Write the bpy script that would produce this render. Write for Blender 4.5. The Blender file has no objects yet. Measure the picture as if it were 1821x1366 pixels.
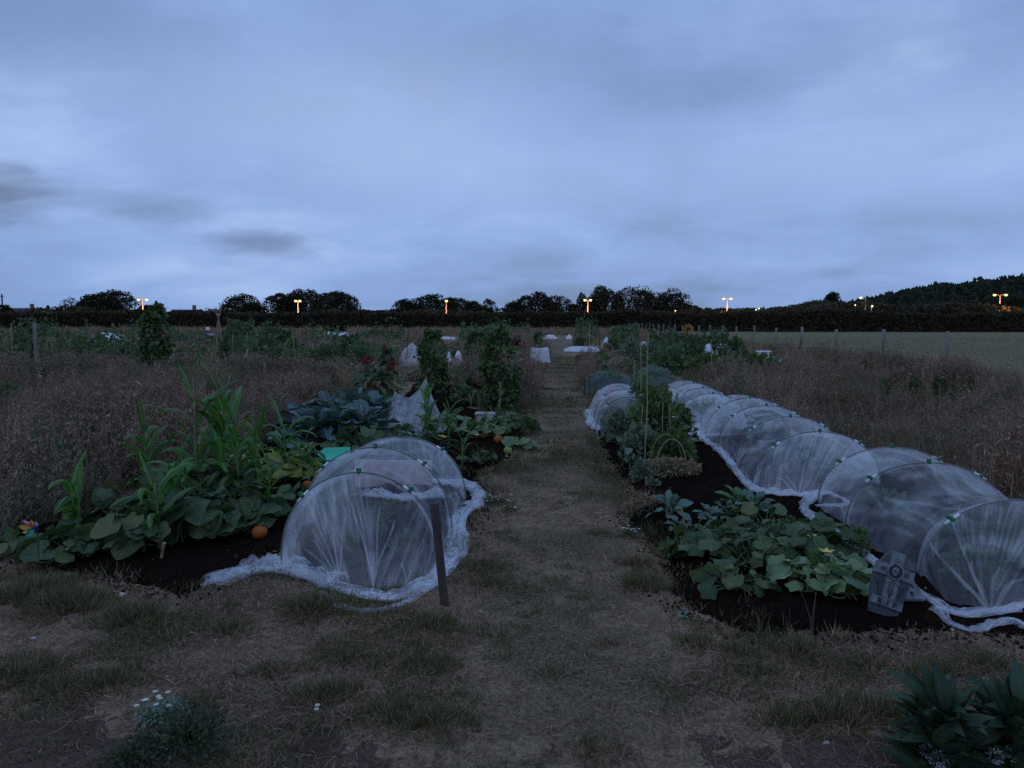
import bpy, math, random
import numpy as np
from mathutils import Vector, Matrix

# ---------------------------------------------------------------- camera
SC = bpy.context.scene
W0, F0, CX, CY = 1821.0, 1300.0, 910.5, 683.0
EYE = 1.6
PITCH = math.radians(4.88)
YAW = math.radians(3.96)          # the mown path runs along +Y; the photographer looks a little left of it
cam_d = bpy.data.cameras.new('camera'); cam = bpy.data.objects.new('camera', cam_d)
SC.collection.objects.link(cam); SC.camera = cam
cam_d.sensor_width = 36.0; cam_d.lens = 36.0 * F0 / W0
cam_d.clip_start = 0.05; cam_d.clip_end = 4000
cam.location = (0, 0, EYE)
cam.rotation_euler = (math.pi / 2 - PITCH, 0, YAW)
SC.render.resolution_x = 1024; SC.render.resolution_y = 768

# ---------------------------------------------------------------- light
SUN_EL, SUN_AZ = math.radians(6), math.radians(200)
world = bpy.data.worlds.new('World'); SC.world = world; world.use_nodes = True
wn = world.node_tree; wn.nodes.clear()
def N(t, typ, **kw):
    n = t.nodes.new(typ)
    for k, v in kw.items(): setattr(n, k, v)
    return n
def L(t, a, ao, b, bi): t.links.new(a.outputs[ao], b.inputs[bi])
def math_node(t, op, a, b=None, clamp=False):
    n = N(t, 'ShaderNodeMath', operation=op); n.use_clamp = clamp
    for i, v in enumerate((a, b)):
        if v is None: continue
        if isinstance(v, (int, float)): n.inputs[i].default_value = v
        else: t.links.new(v, n.inputs[i])
    return n.outputs[0]
def ramp_node(t, fac, stops):
    r = N(t, 'ShaderNodeValToRGB'); e = r.color_ramp.elements
    while len(e) < len(stops): e.new(0.5)
    for el, (p, c) in zip(e, stops):
        el.position = p; el.color = (c[0], c[1], c[2], 1)
    t.links.new(fac, r.inputs[0]); return r.outputs[0]

def build_world():
    t = wn
    tc = N(t, 'ShaderNodeTexCoord'); sep = N(t, 'ShaderNodeSeparateXYZ'); L(t, tc, 'Generated', sep, 0)
    z = sep.outputs[2]
    den = math_node(t, 'ADD', math_node(t, 'MAXIMUM', z, 0.0), 0.26)
    u = math_node(t, 'DIVIDE', sep.outputs[0], den); v = math_node(t, 'DIVIDE', sep.outputs[1], den)
    comb = N(t, 'ShaderNodeCombineXYZ'); t.links.new(u, comb.inputs[0]); t.links.new(v, comb.inputs[1])
    def noise(scale, detail, dist, off, rough=0.55, stretch=(1, 1, 1)):
        m = N(t, 'ShaderNodeMapping'); m.inputs['Location'].default_value = off; m.inputs['Scale'].default_value = stretch
        L(t, comb, 0, m, 0)
        n = N(t, 'ShaderNodeTexNoise'); n.inputs['Scale'].default_value = scale; n.inputs['Detail'].default_value = detail
        n.inputs['Distortion'].default_value = dist; n.inputs['Roughness'].default_value = rough
        L(t, m, 0, n, 'Vector'); return n.outputs[0]
    big = noise(0.75, 2, 0.3, (3.1, 1.7, 0), 0.45, (1, .9, 1))
    mid = noise(2.2, 4, 0.5, (9.3, 4.2, 2), 0.48, (1, .95, 1))
    fine = noise(8.5, 5, 0.4, (1.3, 7.7, 5), 0.5, (.7, 1, 1))
    s = math_node(t, 'ADD', math_node(t, 'ADD', math_node(t, 'MULTIPLY', big, 0.5), math_node(t, 'MULTIPLY', mid, 0.4)),
                  math_node(t, 'MULTIPLY', fine, 0.1))
    cloud = ramp_node(t, s, [(0.33, (0.205, 0.290, 0.485)), (0.44, (0.255, 0.385, 0.680)), (0.54, (0.310, 0.455, 0.790)), (0.65, (0.410, 0.560, 0.880))])
    out = cloud
    # darker scud: three low dark clouds, given by their directions
    def scud(px, py, ru, rv, strength, col, out, squash=2.2):
        d = ray(px, py); d = d / np.linalg.norm(d)
        vec = N(t, 'ShaderNodeVectorMath', operation='SUBTRACT'); L(t, tc, 'Generated', vec, 0); vec.inputs[1].default_value = tuple(d)
        sp = N(t, 'ShaderNodeSeparateXYZ'); L(t, vec, 0, sp, 0)
        h = math_node(t, 'ADD', math_node(t, 'POWER', sp.outputs[0], 2.0), math_node(t, 'POWER', sp.outputs[1], 2.0))
        v2 = math_node(t, 'POWER', sp.outputs[2], 2.0)
        q = math_node(t, 'SQRT', math_node(t, 'ADD', math_node(t, 'DIVIDE', h, ru * ru), math_node(t, 'DIVIDE', v2, rv * rv)))
        q = math_node(t, 'ADD', q, math_node(t, 'MULTIPLY', math_node(t, 'SUBTRACT', fine, 0.5), 1.3))
        q = math_node(t, 'ADD', q, math_node(t, 'MULTIPLY', math_node(t, 'SUBTRACT', mid, 0.5), 2.0))
        mr = N(t, 'ShaderNodeMapRange', interpolation_type='SMOOTHSTEP'); t.links.new(q, mr.inputs[0])
        mr.inputs[1].default_value = 0.0; mr.inputs[2].default_value = 1.7; mr.inputs[3].default_value = strength; mr.inputs[4].default_value = 0
        mx = N(t, 'ShaderNodeMix', data_type='RGBA'); t.links.new(mr.outputs[0], mx.inputs[0]); t.links.new(out, mx.inputs[6])
        mx.inputs[7].default_value = (*col, 1); return mx.outputs[2]
    dk = (0.135, 0.175, 0.30)
    out = scud(0, 335, .048, .028, .9, dk, out)
    out = scud(465, 432, .052, .014, .62, dk, out)
    out = scud(280, 372, .07, .016, .4, dk, out)
    out = scud(1500, 90, .25, .06, .3, (0.17, 0.23, 0.42), out)
    out = scud(60, 40, .30, .07, .45, (0.15, 0.22, 0.40), out)
    out = scud(620, 170, .22, .07, .45, (0.46, 0.60, 0.92), out)
    out = scud(1650, 260, .20, .05, .35, (0.44, 0.58, 0.9), out)
    out = scud(900, 300, .22, .05, .3, (0.44, 0.58, 0.9), out)
    # horizon slightly deeper blue, overhead slightly greyer
    hz = ramp_node(t, z, [(0.0, (0.80, 0.87, 0.93)), (0.10, (.95, .98, 1.0)), (0.22, (1.0, 1.0, 1.0)), (0.42, (.84, .88, .92))])
    mx = N(t, 'ShaderNodeMix', data_type='RGBA', blend_type='MULTIPLY'); mx.inputs[0].default_value = 1
    t.links.new(out, mx.inputs[6]); t.links.new(hz, mx.inputs[7])
    sky = N(t, 'ShaderNodeTexSky', sky_type='NISHITA'); sky.sun_disc = False; sky.sun_elevation = SUN_EL; sky.sun_rotation = SUN_AZ
    bs = N(t, 'ShaderNodeBackground'); bs.inputs[1].default_value = 0.05; L(t, sky, 0, bs, 0)
    bc = N(t, 'ShaderNodeBackground'); bc.inputs[1].default_value = 1.0; t.links.new(mx.outputs[2], bc.inputs[0])
    ms = N(t, 'ShaderNodeMixShader'); ms.inputs[0].default_value = 0.90   # the cloud deck covers nine tenths of the clear sky
    L(t, bs, 0, ms, 1); L(t, bc, 0, ms, 2)
    o = N(t, 'ShaderNodeOutputWorld'); L(t, ms, 0, o, 0)

Rv = np.array([math.cos(YAW), math.sin(YAW), 0.0])
Fv = np.array([-math.sin(YAW) * math.cos(PITCH), math.cos(YAW) * math.cos(PITCH), -math.sin(PITCH)])
Uv = np.cross(Rv, Fv)
FH = np.array([-math.sin(YAW), math.cos(YAW), 0.0])
def ray(px, py): return Fv + Rv * ((px - CX) / F0) + Uv * (-(py - CY) / F0)
def G(px, py, z=0.0):
    """the point at height z that the photograph shows at (px, py)"""
    d = ray(px, py); k = (z - EYE) / d[2]; p = np.array([0, 0, EYE]) + d * k; return p
def Y2Z(p, py):
    """height above p at which the photograph shows row py"""
    D = float(np.dot(p[:2], FH[:2])); d = ray(CX, py); return EYE + d[2] / np.dot(d, FH) * D
def AT(px, py, D):
    d = ray(px, py); return np.array([0, 0, EYE]) + d * (D / np.dot(d, FH))
build_world()
sun_d = bpy.data.lights.new('sun', 'SUN'); sun_d.energy = 0.12; sun_d.angle = math.radians(40); sun_d.color = (1, .93, .86)
sun = bpy.data.objects.new('sun', sun_d); SC.collection.objects.link(sun)
sd = Vector((math.sin(SUN_AZ) * math.cos(math.radians(35)), math.cos(SUN_AZ) * math.cos(math.radians(35)), math.sin(math.radians(35))))
sun.rotation_euler = sd.to_track_quat('Z', 'Y').to_euler()
SC.view_settings.view_transform = 'Standard'; SC.view_settings.look = 'None'
SC.view_settings.exposure = 0.10; SC.view_settings.gamma = 1.0
SC.cycles.transparent_max_bounces = 24
SC.cycles.max_bounces = 6
SC.cycles.use_denoising = False

# ---------------------------------------------------------------- helpers
rs = np.random.RandomState(7)
COL = SC.collection
def norm(a): return a / np.maximum(np.linalg.norm(a, axis=-1, keepdims=True), 1e-9)
def vnoise(x, y, seed=0, oct=3, sc=1.0):
    """smooth value noise in -1..1"""
    x = np.asarray(x, float); y = np.asarray(y, float); out = 0; amp = 1; tot = 0
    for o in range(oct):
        X = x * sc * 2 ** o + 37.1 * seed + 11 * o; Y = y * sc * 2 ** o + 17.3 * seed + 5 * o
        xi = np.floor(X); yi = np.floor(Y); fx = X - xi; fy = Y - yi
        fx = fx * fx * (3 - 2 * fx); fy = fy * fy * (3 - 2 * fy)
        def h(a, b):
            v = np.sin(a * 127.1 + b * 311.7 + seed * 7.7) * 43758.5453; return (v - np.floor(v)) * 2 - 1
        out = out + amp * ((h(xi, yi) * (1 - fx) + h(xi + 1, yi) * fx) * (1 - fy) + (h(xi, yi + 1) * (1 - fx) + h(xi + 1, yi + 1) * fx) * fy)
        tot += amp; amp *= .5
    return out / tot
def gz(x, y):
    """height of the trodden ground"""
    x = np.asarray(x, float); y = np.asarray(y, float)
    near = np.exp(-(np.maximum(np.hypot(x, y) - 14, 0) / 12) ** 2)
    return (0.035 * vnoise(x, y, 3, 3, .9) + 0.012 * vnoise(x, y, 5, 2, 4.0)) * near

class MB:
    def __init__(s): s.V = []; s.F = []; s.U = []; s.n = 0; s.uv = False
    def add(s, V, faces, uv=None):
        V = np.asarray(V, float).reshape(-1, 3)
        if not isinstance(faces, (list, tuple)) or (len(faces) and np.isscalar(faces[0][0])): faces = [np.asarray(faces)]
        for f in faces:
            f = np.asarray(f, int)
            if f.size: s.F.append(f + s.n)
        s.V.append(V); s.U.append(np.zeros((len(V), 2)) if uv is None else np.asarray(uv, float)); s.uv = s.uv or uv is not None
        s.n += len(V); return s
    def data(s, name, mat=None, smooth=False):
        me = bpy.data.meshes.new(name)
        V = np.concatenate(s.V); me.vertices.add(len(V)); me.vertices.foreach_set('co', V.astype(np.float32).ravel())
        li = np.concatenate([f.ravel() for f in s.F]); ct = np.concatenate([np.full(len(f), f.shape[1]) for f in s.F])
        st = np.concatenate([[0], np.cumsum(ct)[:-1]])
        me.loops.add(len(li)); me.loops.foreach_set('vertex_index', li.astype(np.int32))
        me.polygons.add(len(ct)); me.polygons.foreach_set('loop_start', st.astype(np.int32))
        me.update(calc_edges=True)
        if s.uv:
            U = np.concatenate(s.U); l = me.uv_layers.new(name='UVMap'); l.data.foreach_set('uv', U[li].astype(np.float32).ravel())
        me.polygons.foreach_set('use_smooth', np.full(len(ct), smooth))
        if mat is not None: me.materials.append(mat)
        me.validate(); return me
    def build(s, name, mat, parent=None, smooth=False, label=None, cat=None, group=None, kind=None, rel=None, loc=None):
        """rel: world point the parent stands on (parts are stored relative to it); loc: own origin of a one-mesh thing"""
        q = rel if rel is not None else loc
        if q is not None: s.V = [v - np.asarray(q, float) for v in s.V]
        o = bpy.data.objects.new(name, s.data(name, mat, smooth)); COL.objects.link(o)
        if loc is not None: o.location = tuple(float(v) for v in loc)
        if parent is not None: o.parent = parent
        return tag(o, label, cat, group, kind)
def tag(o, label=None, cat=None, group=None, kind=None):
    if label: o['label'] = label
    if cat: o['category'] = cat
    if group: o['group'] = group
    if kind: o['kind'] = kind
    return o
def thing(name, loc, label, cat, group=None):
    """an Empty at the thing's base; its parts are built in coordinates relative to it"""
    o = bpy.data.objects.new(name, None); o.empty_display_size = .1; o.location = tuple(float(v) for v in loc); COL.objects.link(o)
    return tag(o, label, cat, group)
def copy_tree(o, parent=None):
    c = o.copy(); COL.objects.link(c); c.parent = parent
    for ch in list(o.children): copy_tree(ch, c)
    return c

def frames(d, roll=0, up=(0, 0, 1)):
    """(n,3,3) matrices whose columns are side, direction d, normal"""
    d = norm(np.asarray(d, float)); n = len(d); u = np.tile(np.asarray(up, float), (n, 1)) if np.ndim(up) == 1 else np.asarray(up, float)
    s = np.cross(d, u); bad = np.linalg.norm(s, axis=1) < 1e-4; s[bad] = np.cross(d[bad], np.array([1.0, 0, 0])); s = norm(s); w = np.cross(s, d)
    c = np.cos(roll)[:, None] if np.ndim(roll) else math.cos(roll); q = np.sin(roll)[:, None] if np.ndim(roll) else math.sin(roll)
    s2 = s * c + w * q; w2 = -s * q + w * c
    return np.stack([s2, d, w2], axis=2)
def stamp(mb, tpl, pos, R, sc):
    V, F, U = tpl; n = len(pos); sc = np.asarray(sc, float)
    if sc.ndim == 0: sc = np.full((n, 3), float(sc))
    if sc.ndim == 1: sc = np.repeat(sc[:, None], 3, 1)
    P = V[None] * sc[:, None, :]
    P = np.einsum('nij,nvj->nvi', R, P) + np.asarray(pos)[:, None, :]
    fs = [ (f[None] + (np.arange(n) * len(V))[:, None, None]).reshape(-1, f.shape[1]) for f in F]
    mb.add(P.reshape(-1, 3), fs, None if U is None else np.tile(U, (n, 1)))
def tubes(mb, P, r, k=4, cap=True):
    """P (n,m,3) polylines, r scalar | (m,) | (n,m)"""
    P = np.asarray(P, float)
    if P.ndim == 2: P = P[None]
    n, m, _ = P.shape; r = np.broadcast_to(np.asarray(r, float), (n, m))
    T = np.gradient(P, axis=1); T = norm(T)
    ref = np.where(np.abs(T[..., 2:3]) > .9, np.array([1.0, 0, 0]), np.array([0, 0, 1.0]))
    ref = np.broadcast_to(ref[:, :1], T.shape) if m else ref
    A = norm(np.cross(T, ref)); B = np.cross(T, A)
    a = np.arange(k) * 2 * math.pi / k
    V = P[:, :, None] + r[:, :, None, None] * (A[:, :, None] * np.cos(a)[:, None] + B[:, :, None] * np.sin(a)[:, None])
    i = np.arange(m - 1)[:, None] * k; j = np.arange(k)[None]; j2 = (j + 1) % k
    q = np.stack([i + j, i + j2, i + k + j2, i + k + j], -1).reshape(-1, 4)
    fs = [(q[None] + (np.arange(n) * m * k)[:, None, None]).reshape(-1, 4)]
    if cap:
        c = np.stack([np.arange(k)[::-1], (m - 1) * k + np.arange(k)]); fs.append((c[None] + (np.arange(n) * m * k)[:, None, None]).reshape(-1, k))
    mb.add(V.reshape(-1, 3), fs)
def box(mb, c, s, rz=0, tilt=None):
    s = np.asarray(s) / 2; V = np.array([[x, y, z] for x in (-1, 1) for y in (-1, 1) for z in (-1, 1)]) * s
    if tilt is not None: V = V @ np.array(tilt).T
    R = np.array([[math.cos(rz), -math.sin(rz), 0], [math.sin(rz), math.cos(rz), 0], [0, 0, 1]])
    mb.add(V @ R.T + np.asarray(c), [np.array([[0, 1, 3, 2], [4, 6, 7, 5], [0, 4, 5, 1], [2, 3, 7, 6], [0, 2, 6, 4], [1, 5, 7, 3]])])
def grid_faces(a, b, wrap=False):
    i = np.arange(a - 1)[:, None]; j = np.arange(b if wrap else b - 1)[None]; j2 = (j + 1) % b
    return np.stack([i * b + j, i * b + j2, (i + 1) * b + j2, (i + 1) * b + j], -1).reshape(-1, 4)
def blob(mb, c, r, seed=0, nu=12, nv=8, amp=.15, sc=1.5, flat=0):
    th = np.linspace(0, 2 * math.pi, nu, endpoint=False); ph = np.linspace(0, math.pi, nv)
    T, Ph = np.meshgrid(th, ph); X = np.stack([np.sin(Ph) * np.cos(T), np.sin(Ph) * np.sin(T), np.cos(Ph)], -1)
    k = 1 + amp * vnoise(X[..., 0] * sc + X[..., 2] * .7, X[..., 1] * sc + X[..., 2] * .9, seed, 2, 1.5)
    V = X * k[..., None] * np.asarray(r) + np.asarray(c)
    mb.add(V.reshape(-1, 3), [grid_faces(nv, nu, True)])
def smooth_path(pts, n):
    pts = np.asarray(pts, float); m = len(pts); t = np.linspace(0, m - 1, n); i = np.minimum(t.astype(int), m - 2); f = (t - i)[:, None]
    p0 = pts[np.maximum(i - 1, 0)]; p1 = pts[i]; p2 = pts[i + 1]; p3 = pts[np.minimum(i + 2, m - 1)]
    return .5 * ((2 * p1) + (-p0 + p2) * f + (2 * p0 - 5 * p1 + 4 * p2 - p3) * f ** 2 + (-p0 + 3 * p1 - 3 * p2 + p3) * f ** 3)
def inpoly(x, y, poly):
    x = np.asarray(x); y = np.asarray(y); c = np.zeros(x.shape, bool); n = len(poly)
    for i in range(n):
        x1, y1 = poly[i][:2]; x2, y2 = poly[(i + 1) % n][:2]
        c ^= ((y1 > y) != (y2 > y)) & (x < (x2 - x1) * (y - y1) / (y2 - y1 + 1e-12) + x1)
    return c
def distpoly(x, y, poly):
    d = np.full(np.shape(x), 1e9); n = len(poly)
    for i in range(n):
        a = np.array(poly[i][:2]); b = np.array(poly[(i + 1) % n][:2]); ab = b - a
        t = np.clip(((x - a[0]) * ab[0] + (y - a[1]) * ab[1]) / (ab @ ab + 1e-12), 0, 1)
        d = np.minimum(d, np.hypot(x - a[0] - t * ab[0], y - a[1] - t * ab[1]))
    return np.where(inpoly(x, y, poly), d, -d)

# ---------------------------------------------------------------- materials
def new_mat(name):
    m = bpy.data.materials.new(name); m.use_nodes = True; t = m.node_tree; t.nodes.clear(); return m, t
def bsdf(t, rough=.7, spec=.3, metal=0):
    b = N(t, 'ShaderNodeBsdfPrincipled'); b.inputs['Roughness'].default_value = rough; b.inputs['Specular IOR Level'].default_value = spec
    b.inputs['Metallic'].default_value = metal; return b
def out_node(t, sh): o = N(t, 'ShaderNodeOutputMaterial'); t.links.new(sh, o.inputs[0])
def wpos(t): return N(t, 'ShaderNodeNewGeometry').outputs['Position']
def noise_at(t, vec, scale, detail=3, rough=.55, dist=0):
    n = N(t, 'ShaderNodeTexNoise'); n.inputs['Scale'].default_value = scale; n.inputs['Detail'].default_value = detail
    n.inputs['Roughness'].default_value = rough; n.inputs['Distortion'].default_value = dist; t.links.new(vec, n.inputs['Vector']); return n.outputs[0]
def mixc(t, fac, a, b, mode='MIX'):
    m = N(t, 'ShaderNodeMix', data_type='RGBA', blend_type=mode)
    for i, v in ((0, fac), (6, a), (7, b)):
        if isinstance(v, (int, float)): m.inputs[i].default_value = v
        elif isinstance(v, tuple): m.inputs[i].default_value = (*v[:3], 1)
        else: t.links.new(v, m.inputs[i])
    return m.outputs[2]
def bump(t, h, strength, dist, b):
    n = N(t, 'ShaderNodeBump'); n.inputs['Strength'].default_value = strength; n.inputs['Distance'].default_value = dist
    t.links.new(h, n.inputs['Height']); t.links.new(n.outputs[0], b.inputs['Normal'])
def leaf_mat(name, cols, rough=.55, trans=.25, patch=None, spec=.3, veins=None, blotch=None):
    """cols: stops of colour over a per-leaf random value; patch: (scale, colour, amount) slow change over the plant bed"""
    m, t = new_mat(name); g = N(t, 'ShaderNodeNewGeometry')
    n = len(cols); c = ramp_node(t, g.outputs['Random Per Island'], [(i / max(n - 1, 1), cc) for i, cc in enumerate(cols)])
    if patch:
        f = noise_at(t, g.outputs['Position'], patch[0], 3)
        f = math_node(t, 'MULTIPLY', math_node(t, 'SUBTRACT', f, .42, True), patch[2] * 4, True); c = mixc(t, f, c, patch[1])
    if blotch:
        f = noise_at(t, g.outputs['Position'], blotch[0], 3); mr = N(t, 'ShaderNodeMapRange'); t.links.new(f, mr.inputs[0])
        mr.inputs[1].default_value = blotch[2]; mr.inputs[2].default_value = blotch[2] + .06; c = mixc(t, mr.outputs[0], c, blotch[1])
    b = bsdf(t, rough, spec)
    if veins:
        uv = N(t, 'ShaderNodeUVMap'); sp = N(t, 'ShaderNodeSeparateXYZ'); L(t, uv, 0, sp, 0)
        if veins[0] == 'radial':
            a = math_node(t, 'ARCTAN2', sp.outputs[0], sp.outputs[1]); w = math_node(t, 'ABSOLUTE', math_node(t, 'SINE', math_node(t, 'MULTIPLY', a, 3.5)))
            r = math_node(t, 'SQRT', math_node(t, 'ADD', math_node(t, 'POWER', sp.outputs[0], 2.0), math_node(t, 'POWER', sp.outputs[1], 2.0)))
            f = math_node(t, 'MULTIPLY', math_node(t, 'LESS_THAN', math_node(t, 'MULTIPLY', w, r), .035), veins[2])
        else:
            f = math_node(t, 'MULTIPLY', math_node(t, 'LESS_THAN', math_node(t, 'ABSOLUTE', sp.outputs[0]), veins[3]), veins[2])
        c = mixc(t, f, c, veins[1])
    t.links.new(c, b.inputs['Base Color'])
    if trans > 0:
        tr = N(t, 'ShaderNodeBsdfTranslucent'); t.links.new(mixc(t, 1.0, c, (1.0, 1.25, .55), 'MULTIPLY'), tr.inputs[0])
        ms = N(t, 'ShaderNodeMixShader'); ms.inputs[0].default_value = trans; L(t, b, 0, ms, 1); L(t, tr, 0, ms, 2); out_node(t, ms.outputs[0])
    else: out_node(t, b.outputs[0])
    return m
def plain_mat(name, col, rough=.6, var=.25, scale=20, metal=0, spec=.3, bmp=.15, col2=None, stretch=None):
    m, t = new_mat(name); tc = N(t, 'ShaderNodeTexCoord'); v = tc.outputs['Object']
    if stretch:
        mp = N(t, 'ShaderNodeMapping'); mp.inputs['Scale'].default_value = stretch; t.links.new(v, mp.inputs[0]); v = mp.outputs[0]
    f = noise_at(t, v, scale, 4); c2 = col2 or tuple(x * (1 - var) for x in col)
    f2 = N(t, 'ShaderNodeMapRange'); t.links.new(f, f2.inputs[0]); f2.inputs[1].default_value = .35; f2.inputs[2].default_value = .65
    b = bsdf(t, rough, spec, metal); t.links.new(mixc(t, f2.outputs[0], c2, col), b.inputs['Base Color'])
    if bmp: bump(t, f, bmp, .01, b)
    out_node(t, b.outputs[0]); return m
def emit_mat(name, col, s):
    m, t = new_mat(name); e = N(t, 'ShaderNodeEmission'); e.inputs[0].default_value = (*col, 1); e.inputs[1].default_value = s; out_node(t, e.outputs[0]); return m
def net_mat(name, cover, streak, col=(.86, .88, .92), scale=(10, 3, 1)):
    """fine woven insect mesh: a share of the surface is thread, the rest is open; creases are denser"""
    m, t = new_mat(name); g = N(t, 'ShaderNodeNewGeometry'); uv = N(t, 'ShaderNodeUVMap'); mp = N(t, 'ShaderNodeMapping'); L(t, uv, 0, mp, 0)
    mp.inputs['Scale'].default_value = scale
    f1 = noise_at(t, mp.outputs[0], 1.0, 2.5, .5, .7); f2 = noise_at(t, g.outputs['Position'], 2.2, 3, .55, .5); f3 = noise_at(t, g.outputs['Position'], 60, 2)
    ridge = math_node(t, 'SUBTRACT', 1.0, math_node(t, 'MULTIPLY', math_node(t, 'ABSOLUTE', math_node(t, 'SUBTRACT', f1, .5)), 9.0), True)
    ridge = math_node(t, 'MULTIPLY', math_node(t, 'POWER', ridge, 2.0), math_node(t, 'MULTIPLY', math_node(t, 'SUBTRACT', f2, .25, True), 3.0, True))
    a = math_node(t, 'ADD', cover, math_node(t, 'MULTIPLY', math_node(t, 'SUBTRACT', f2, .5), .75))
    a = math_node(t, 'MAXIMUM', a, cover * .55)
    a = math_node(t, 'ADD', a, math_node(t, 'MULTIPLY', ridge, streak)); a = math_node(t, 'ADD', a, math_node(t, 'MULTIPLY', math_node(t, 'SUBTRACT', f3, .5), .10), True)
    b = bsdf(t, .75, .15); b.inputs['Base Color'].default_value = (*col, 1)
    tl = N(t, 'ShaderNodeBsdfTranslucent'); tl.inputs[0].default_value = (*col, 1)
    m1 = N(t, 'ShaderNodeMixShader'); m1.inputs[0].default_value = .35; L(t, b, 0, m1, 1); L(t, tl, 0, m1, 2)
    tp = N(t, 'ShaderNodeBsdfTransparent'); m2 = N(t, 'ShaderNodeMixShader'); t.links.new(a, m2.inputs[0]); L(t, tp, 0, m2, 1); L(t, m1, 0, m2, 2)
    out_node(t, m2.outputs[0]); return m

def ground_mat(name, bare, dead, green, soil, gbias, mode):
    m, t = new_mat(name); p = wpos(t)
    mp = N(t, 'ShaderNodeMapping'); mp.inputs['Scale'].default_value = (1, 1, 1); t.links.new(p, mp.inputs[0]); p = mp.outputs[0]
    a = noise_at(t, p, .9, 5, .6, .4); b_ = noise_at(t, p, 7, 5, .65, .5); c_ = noise_at(t, p, 55, 5, .7); d_ = noise_at(t, p, .15, 3)
    def mr(v, lo, hi):
        n = N(t, 'ShaderNodeMapRange', interpolation_type='SMOOTHSTEP'); t.links.new(v, n.inputs[0]); n.inputs[1].default_value = lo; n.inputs[2].default_value = hi; return n.outputs[0]
    col = mixc(t, mr(b_, .4, .62), bare, dead)
    col = mixc(t, math_node(t, 'MULTIPLY', mr(math_node(t, 'ADD', math_node(t, 'MULTIPLY', a, .7), math_node(t, 'MULTIPLY', b_, .3)), .47 - gbias, .58 - gbias), .85), col, green)
    col = mixc(t, math_node(t, 'MULTIPLY', mr(a, .56, .66), .6 if soil else 0), col, soil or bare)
    col = mixc(t, math_node(t, 'MULTIPLY', mr(c_, .45, .8), .5), col, tuple(x * 1.9 for x in dead))
    col = mixc(t, math_node(t, 'MULTIPLY', mr(c_, .52, .3), .75), col, tuple(x * .25 for x in bare))
    if mode == 'fade':
        col = mixc(t, mr(d_, .4, .6), col, tuple(x * .8 for x in green))
    b = bsdf(t, .95, .1); t.links.new(col, b.inputs['Base Color'])
    bump(t, math_node(t, 'ADD', math_node(t, 'MULTIPLY', c_, .5), b_), .9, .04, b); out_node(t, b.outputs[0]); return m

M = {}
M['ground'] = ground_mat('ground', (.245, .163, .112), (.335, .232, .16), (.072, .062, .036), None, 0, None)
M['path'] = ground_mat('path', (.165, .122, .082), (.30, .225, .145), (.058, .062, .030), None, .0, None)
M['field'] = ground_mat('field', (.19, .165, .085), (.21, .18, .10), (.155, .150, .075), None, .1, None)
M['soil'] = ground_mat('soil', (.014, .0095, .0075), (.021, .0145, .011), (.010, .0075, .006), None, 0, None)
for _n in M['soil'].node_tree.nodes:
    if _n.type == 'BSDF_PRINCIPLED': _n.inputs['Specular IOR Level'].default_value = .0
M['soil_dry'] = ground_mat('soil_dry', (.095, .065, .05), (.14, .097, .075), (.06, .045, .034), None, 0, None)
M['squash'] = leaf_mat('squash_leaf', [(.045, .085, .042), (.072, .125, .058), (.115, .175, .08), (.055, .10, .045), (.16, .19, .075)], .6, .22, (2.2, (.035, .06, .03), .8), .2, ('radial', (.20, .28, .17), .45))
M['squash_yellow'] = leaf_mat('yellow_squash_leaf', [(.22, .28, .07), (.35, .38, .09), (.42, .42, .12), (.15, .24, .07)], .5, .3, None, .3, ('radial', (.45, .45, .2), .4))
M['squash_pale'] = leaf_mat('pale_squash_leaf', [(.10, .17, .075), (.15, .24, .10), (.20, .28, .13), (.11, .2, .09)], .5, .25, None, .35, ('radial', (.27, .34, .2), .45), (14, (.42, .36, .19), .64))
M['maize'] = leaf_mat('maize_leaf', [(.042, .11, .026), (.065, .165, .034), (.105, .225, .05), (.06, .13, .055)], .5, .35, None, .22, ('mid', (.30, .42, .24), .8, .10))
M['maize_dry'] = leaf_mat('maize_tassel', [(.42, .36, .22), (.34, .3, .18), (.22, .26, .12)], .7, .2)
M['maize_stalk'] = leaf_mat('maize_stalk', [(.10, .18, .06), (.14, .2, .07)], .5, 0)
M['brassica'] = leaf_mat('brassica_leaf', [(.055, .10, .095), (.085, .14, .135), (.12, .19, .185), (.065, .115, .10)], .5, .12, None, .35, ('mid', (.28, .36, .34), .8, .05))
M['kale_dark'] = leaf_mat('kale_leaf', [(.06, .11, .09), (.09, .16, .13), (.12, .2, .15)], .5, .15, None, .3, ('mid', (.2, .27, .2), .6, .05))
M['bean'] = leaf_mat('bean_leaf', [(.035, .07, .024), (.06, .115, .035), (.09, .155, .05), (.14, .16, .06)], .6, .22)
M['veg_dark'] = leaf_mat('dark_crop_leaf', [(.04, .075, .04), (.06, .11, .055), (.09, .15, .07)], .6, .2, (.5, (.10, .12, .04), .7))
M['veg_mid'] = leaf_mat('crop_leaf', [(.06, .11, .05), (.085, .15, .06), (.12, .2, .075)], .6, .2, (.6, (.05, .08, .045), .6))
M['veg_grey'] = leaf_mat('grey_crop_leaf', [(.10, .14, .10), (.14, .19, .13), (.18, .23, .17)], .6, .2)
M['pale_weed'] = leaf_mat('pale_dying_leaf', [(.3, .26, .16), (.22, .22, .13), (.38, .30, .2), (.14, .19, .11)], .7, .2, (3.0, (.30, .20, .13), .7))
M['stem'] = plain_mat('green_stem', (.13, .18, .07), .6, .3, 30)
M['grass'] = leaf_mat('grass_blade', [(.045, .055, .02), (.075, .09, .03), (.12, .125, .045), (.22, .175, .095)], .6, .25)
M['straw'] = leaf_mat('dead_grass', [(.25, .17, .115), (.15, .098, .066), (.50, .365, .25), (.085, .056, .04)], .8, .15)
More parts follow.
